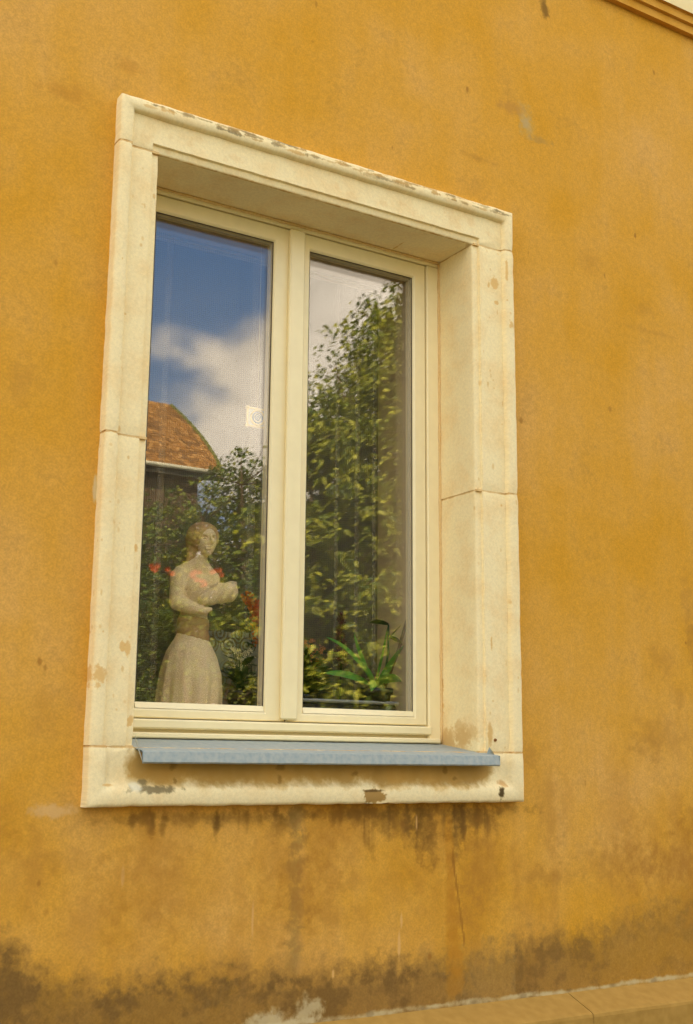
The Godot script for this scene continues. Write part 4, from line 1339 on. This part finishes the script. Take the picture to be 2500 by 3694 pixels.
	var shape := [Vector2(-0.5, 1.0), Vector2(0.5, 1.0), Vector2(0.5, 0.3), Vector2(0.36, 0.1), Vector2(0.0, 0.0), Vector2(-0.36, 0.1), Vector2(-0.5, 0.3)]
	for k in range(1, shape.size() - 1):
		tri(tile, Vector3(shape[0].x * tw * 0.94, shape[0].y * tl, 0.024), Vector3(shape[k].x * tw * 0.94, shape[k].y * tl, 0.024), Vector3(shape[k + 1].x * tw * 0.94, shape[k + 1].y * tl, 0.024), Vector3(0, 0, 1))
	for k in shape.size():
		var p: Vector2 = shape[k]
		var q: Vector2 = shape[(k + 1) % shape.size()]
		quad(tile, Vector3(p.x * tw * 0.94, p.y * tl, 0.024), Vector3(q.x * tw * 0.94, q.y * tl, 0.024), Vector3(q.x * tw * 0.94, q.y * tl, 0), Vector3(p.x * tw * 0.94, p.y * tl, 0), Vector3((p.x + q.x), (p.y + q.y - 1.0), 0))
	tile.generate_normals()
	var tm := tile.commit()
	var rg := RandomNumberGenerator.new()
	rg.seed = 60
	var slope := Vector3(0, hgt, 1.6).normalized()
	var nrm := Vector3(0, 1.6, -hgt).normalized()
	var spots := []
	var rows := int(Vector2(hgt, 1.6).length() / 0.105)
	for r in rows:
		var y0 := 0.105 * r - 0.04
		var hh := y0 * slope.y
		var k := 0
		while true:
			var x: float = 5.92 - lean.call(hh) - 0.07 - tw * (k + 0.5 * (r % 2))
			if x < -7.9: break
			var at := a0 + Vector3(x + 8.0, 0, 0) + slope * y0 + nrm * (0.035 + rg.randf() * 0.012)
			# lies flat on the slope, tail lifted on the course below
			var bas := Basis(Vector3(-1, 0, 0), slope, nrm).rotated(Vector3(1, 0, 0), 0.13 + rg.randf_range(-0.02, 0.02)).rotated(nrm, rg.randf_range(-0.03, 0.03))
			spots.append([Transform3D(bas, at), k * 0.6 + absf(r - rows * 0.45) * 0.22])
			k += 1
	spots.sort_custom(func(p, q): return p[1] < q[1])
	var mats := [M.tile_a, M.tile_b, M.tile_c, M.tile_d]
	var rest := []
	for k in 4:
		rest.append(SurfaceTool.new())
		rest[k].begin(Mesh.PRIMITIVE_TRIANGLES)
		rest[k].set_material(mats[k])
	var roof: Node3D = o.get_node("roof")
	for i in spots.size():
		if i < 300:
			put("tile", tm, mats[rg.randi() % 4], roof).transform = spots[i][0]
		else:
			rest[rg.randi() % 4].append_from(tm, 0, spots[i][0])
	var field := ArrayMesh.new()
	for k in 4:
		rest[k].commit(field)
	var far := put("tile_field", field, null, roof)
	far.set_meta("kind", "stuff")
	st = begin()
	for k in 14:
		var t := (k + 0.5) / 14.0
		var p := Vector3(5.92 - lean.call(hgt * t), ev + hgt * t + 0.03, -1.6 * (1.0 - t) - 0.02)
		var dd := (Vector3(5.92 - lean.call(hgt * t + 0.1), ev + hgt * t + 0.13, -1.6 * (1.0 - t) + 0.051) - p).normalized() * 0.11
		tube(st, [p - dd, p + dd], [0.075, 0.06], 8)
	part("hip_tiles", st, M.mossy_tile, roof)
	st = begin()
	tube(st, [Vector3(-8.0, ev - 0.05, -1.70), Vector3(6.3, ev - 0.05, -1.70)], [0.065, 0.065], 10)
	part("gutter", st, M.gutter, o)
	st = begin()
	box(st, Vector3(-8.0, ev - 0.28, -1.62), Vector3(6.0, ev - 0.13, -1.56), 0.01)
	part("fascia", st, M.dark_wood, o)
	for k in 5:
		var w := part("window", window_shape(), M.dark_glass, o)
		w.position = Vector3(-6.0 + k * 2.3, 6.6, -1.27)

func window_shape() -> SurfaceTool:
	var st := begin()
	box(st, Vector3(-0.45, 0, -0.02), Vector3(0.45, 1.3, 0.02), 0.005)
	return st

func more_materials() -> void:
	M.sandstone_hair = grainy(c8(136, 104, 64), c8(206, 170, 116), 9.0, 0.07, 0.95, 0.0, 63)
	M.sandstone = grainy(c8(178, 144, 94), c8(254, 234, 192), 9.0, 0.06, 0.95, 0.0, 61)
	M.sash = grainy(c8(146, 112, 70), c8(188, 152, 102), 14.0, 0.05, 0.95, 0.0, 62)  # darker stone tone, shade of the arms put into the colour
	M.dark_pot = mat(lin(0.02, 0.018, 0.014), 0.45)
	M.grey_rim = mat(lin(0.30, 0.30, 0.26), 0.4)
	M.brass = mat(lin(0.4, 0.28, 0.1), 0.4)
	M.ornament_cream = mat(c8(232, 206, 130), 0.5)
	M.ornament_pale = mat(c8(198, 200, 176), 0.4)
	M.ornament_blue = mat(c8(92, 132, 156), 0.35)
	M.strap_leaf = mat(lin(0.09, 0.26, 0.035), 0.45)
	M.dark_leaf = mat(lin(0.025, 0.06, 0.016), 0.5)
	M.stem_brown = mat(lin(0.10, 0.065, 0.03), 0.8)
	M.orange_petal = mat(lin(0.62, 0.24, 0.08), 0.7)
	M.red_petal = mat(lin(0.50, 0.09, 0.008), 0.6)
	M.cream_petal = mat(lin(0.75, 0.66, 0.36), 0.7)
	M.maroon_petal = mat(lin(0.10, 0.02, 0.015), 0.8)
	for k in ["strap_leaf", "orange_petal", "red_petal", "cream_petal"]:
		M[k].backlight_enabled = true
		M[k].backlight = M[k].albedo_color
	# woven net: square meshes of thread
	var im := Image.create(64, 64, false, Image.FORMAT_RGBA8)
	for y in 64:
		for x in 64:
			var on := (x % 8) < 2 or (y % 8) < 2
			im.set_pixel(x, y, Color(0.93, 0.88, 0.74, 0.31 if on else 0.0))
	M.net = mat(Color.WHITE, 0.9, 0.1)
	M.net.albedo_texture = ImageTexture.create_from_image(im)
	M.net.transparency = BaseMaterial3D.TRANSPARENCY_ALPHA
	M.net.backlight_enabled = true
	M.net.backlight = Color(0.5, 0.47, 0.4)
	# lace: scrolls left open in a dense ground
	var n := 256
	var lace := Image.create(n, n, false, Image.FORMAT_RGBA8)
	for y in n:
		for x in n:
			var a := 0.9
			for c in [Vector2(0.27, 0.30), Vector2(0.74, 0.30), Vector2(0.27, 0.78), Vector2(0.74, 0.78), Vector2(0.5, 0.54), Vector2(0.02, 0.54), Vector2(0.99, 0.54)]:
				var d: Vector2 = Vector2(float(x) / n, float(y) / n) - c
				if c.x > 0.5: d.x = -d.x
				var rad: float = d.length()
				var ang: float = d.angle() / TAU + 0.5
				var turn: float = rad / 0.085 - ang
				if rad < 0.21 and absf(turn - round(turn)) < 0.20 + 0.05 * sin(ang * 30.0):
					a = 0.06
			if (x / 3 + y / 3) % 2 == 0 and a > 0.5: a = 0.72
			lace.set_pixel(x, y, Color(0.62, 0.60, 0.50, a))
	M.lace = mat(Color.WHITE, 0.9, 0.1)
	M.lace.albedo_texture = ImageTexture.create_from_image(lace)
	M.lace.transparency = BaseMaterial3D.TRANSPARENCY_ALPHA
	M.asphalt = grainy(c8(66, 63, 58), c8(86, 82, 74), 1.2, 0.06)
	M.paving = grainy(c8(98, 90, 76), c8(120, 110, 92), 0.8, 0.03)
	M.leaf = mat(Color.WHITE, 0.5, 0.4)
	M.leaf.vertex_color_use_as_albedo = true
	M.leaf.backlight_enabled = true
	M.leaf.backlight = Color(0.75, 0.8, 0.45)
	M.bark = grainy(c8(74, 58, 40), c8(112, 92, 66), 2.0, 0.05)
	M.brown_wall = grainy(c8(74, 56, 40), c8(96, 74, 52), 0.5)
	M.dark_wood = mat(lin(0.04, 0.03, 0.02), 0.8)
	M.dark_glass = mat(lin(0.02, 0.02, 0.02), 0.2)
	M.gutter = mat(lin(0.75, 0.68, 0.48), 0.4)
	M.tile_a = mat(lin(0.34, 0.155, 0.035), 0.85)
	M.tile_b = mat(lin(0.27, 0.125, 0.03), 0.85)
	M.tile_c = mat(lin(0.40, 0.20, 0.055), 0.85)
	M.tile_d = mat(lin(0.20, 0.095, 0.025), 0.85)
	M.mossy_tile = mat(lin(0.16, 0.16, 0.04), 0.95)

func _ready() -> void:
	rng.seed = 77
	wear.seed = 9
	wear.frequency = 0.5
	wear.fractal_octaves = 3
	# camera
	var cam := Camera3D.new()
	cam.name = "camera"
	add_child(cam)
	cam.position = Vector3(-0.99492, 0.107933 + G, 2.738843)
	cam.rotation = Vector3(0.203597541, -0.552583951, 0.00926332679)
	cam.fov = 45.90997
	cam.near = 0.05
	cam.far = 800.0
	cam.current = true
	# sky, sun and exposure
	var env := Environment.new()
	env.background_mode = Environment.BG_SKY
	env.sky = Sky.new()
	env.sky.sky_material = cloud_sky()
	env.background_energy_multiplier = 1.0
	env.tonemap_mode = Environment.TONE_MAPPER_LINEAR
	env.tonemap_exposure = 4.0
	env.sdfgi_enabled = true
	env.ssao_enabled = true
	env.ssil_enabled = true
	var we := WorldEnvironment.new()
	we.name = "environment"
	we.environment = env
	add_child(we)
	var sun := DirectionalLight3D.new()
	sun.name = "sun"
	sun.light_energy = 1.6
	sun.light_color = Color(1.0, 0.95, 0.84)
	sun.light_angular_distance = 0.5
	sun.shadow_enabled = true
	add_child(sun)
	sun.look_at_from_position(Vector3(-5.0, 10.5, -10.0), Vector3.ZERO, Vector3.UP)
	materials()
	print("materials ", Time.get_ticks_msec())
	more_materials()
	build_street()
	print("street ", Time.get_ticks_msec())
	build_house()
	print("house ", Time.get_ticks_msec())
	build_indoors()
	print("indoors ", Time.get_ticks_msec())
	build_statue()
	print("statue ", Time.get_ticks_msec())
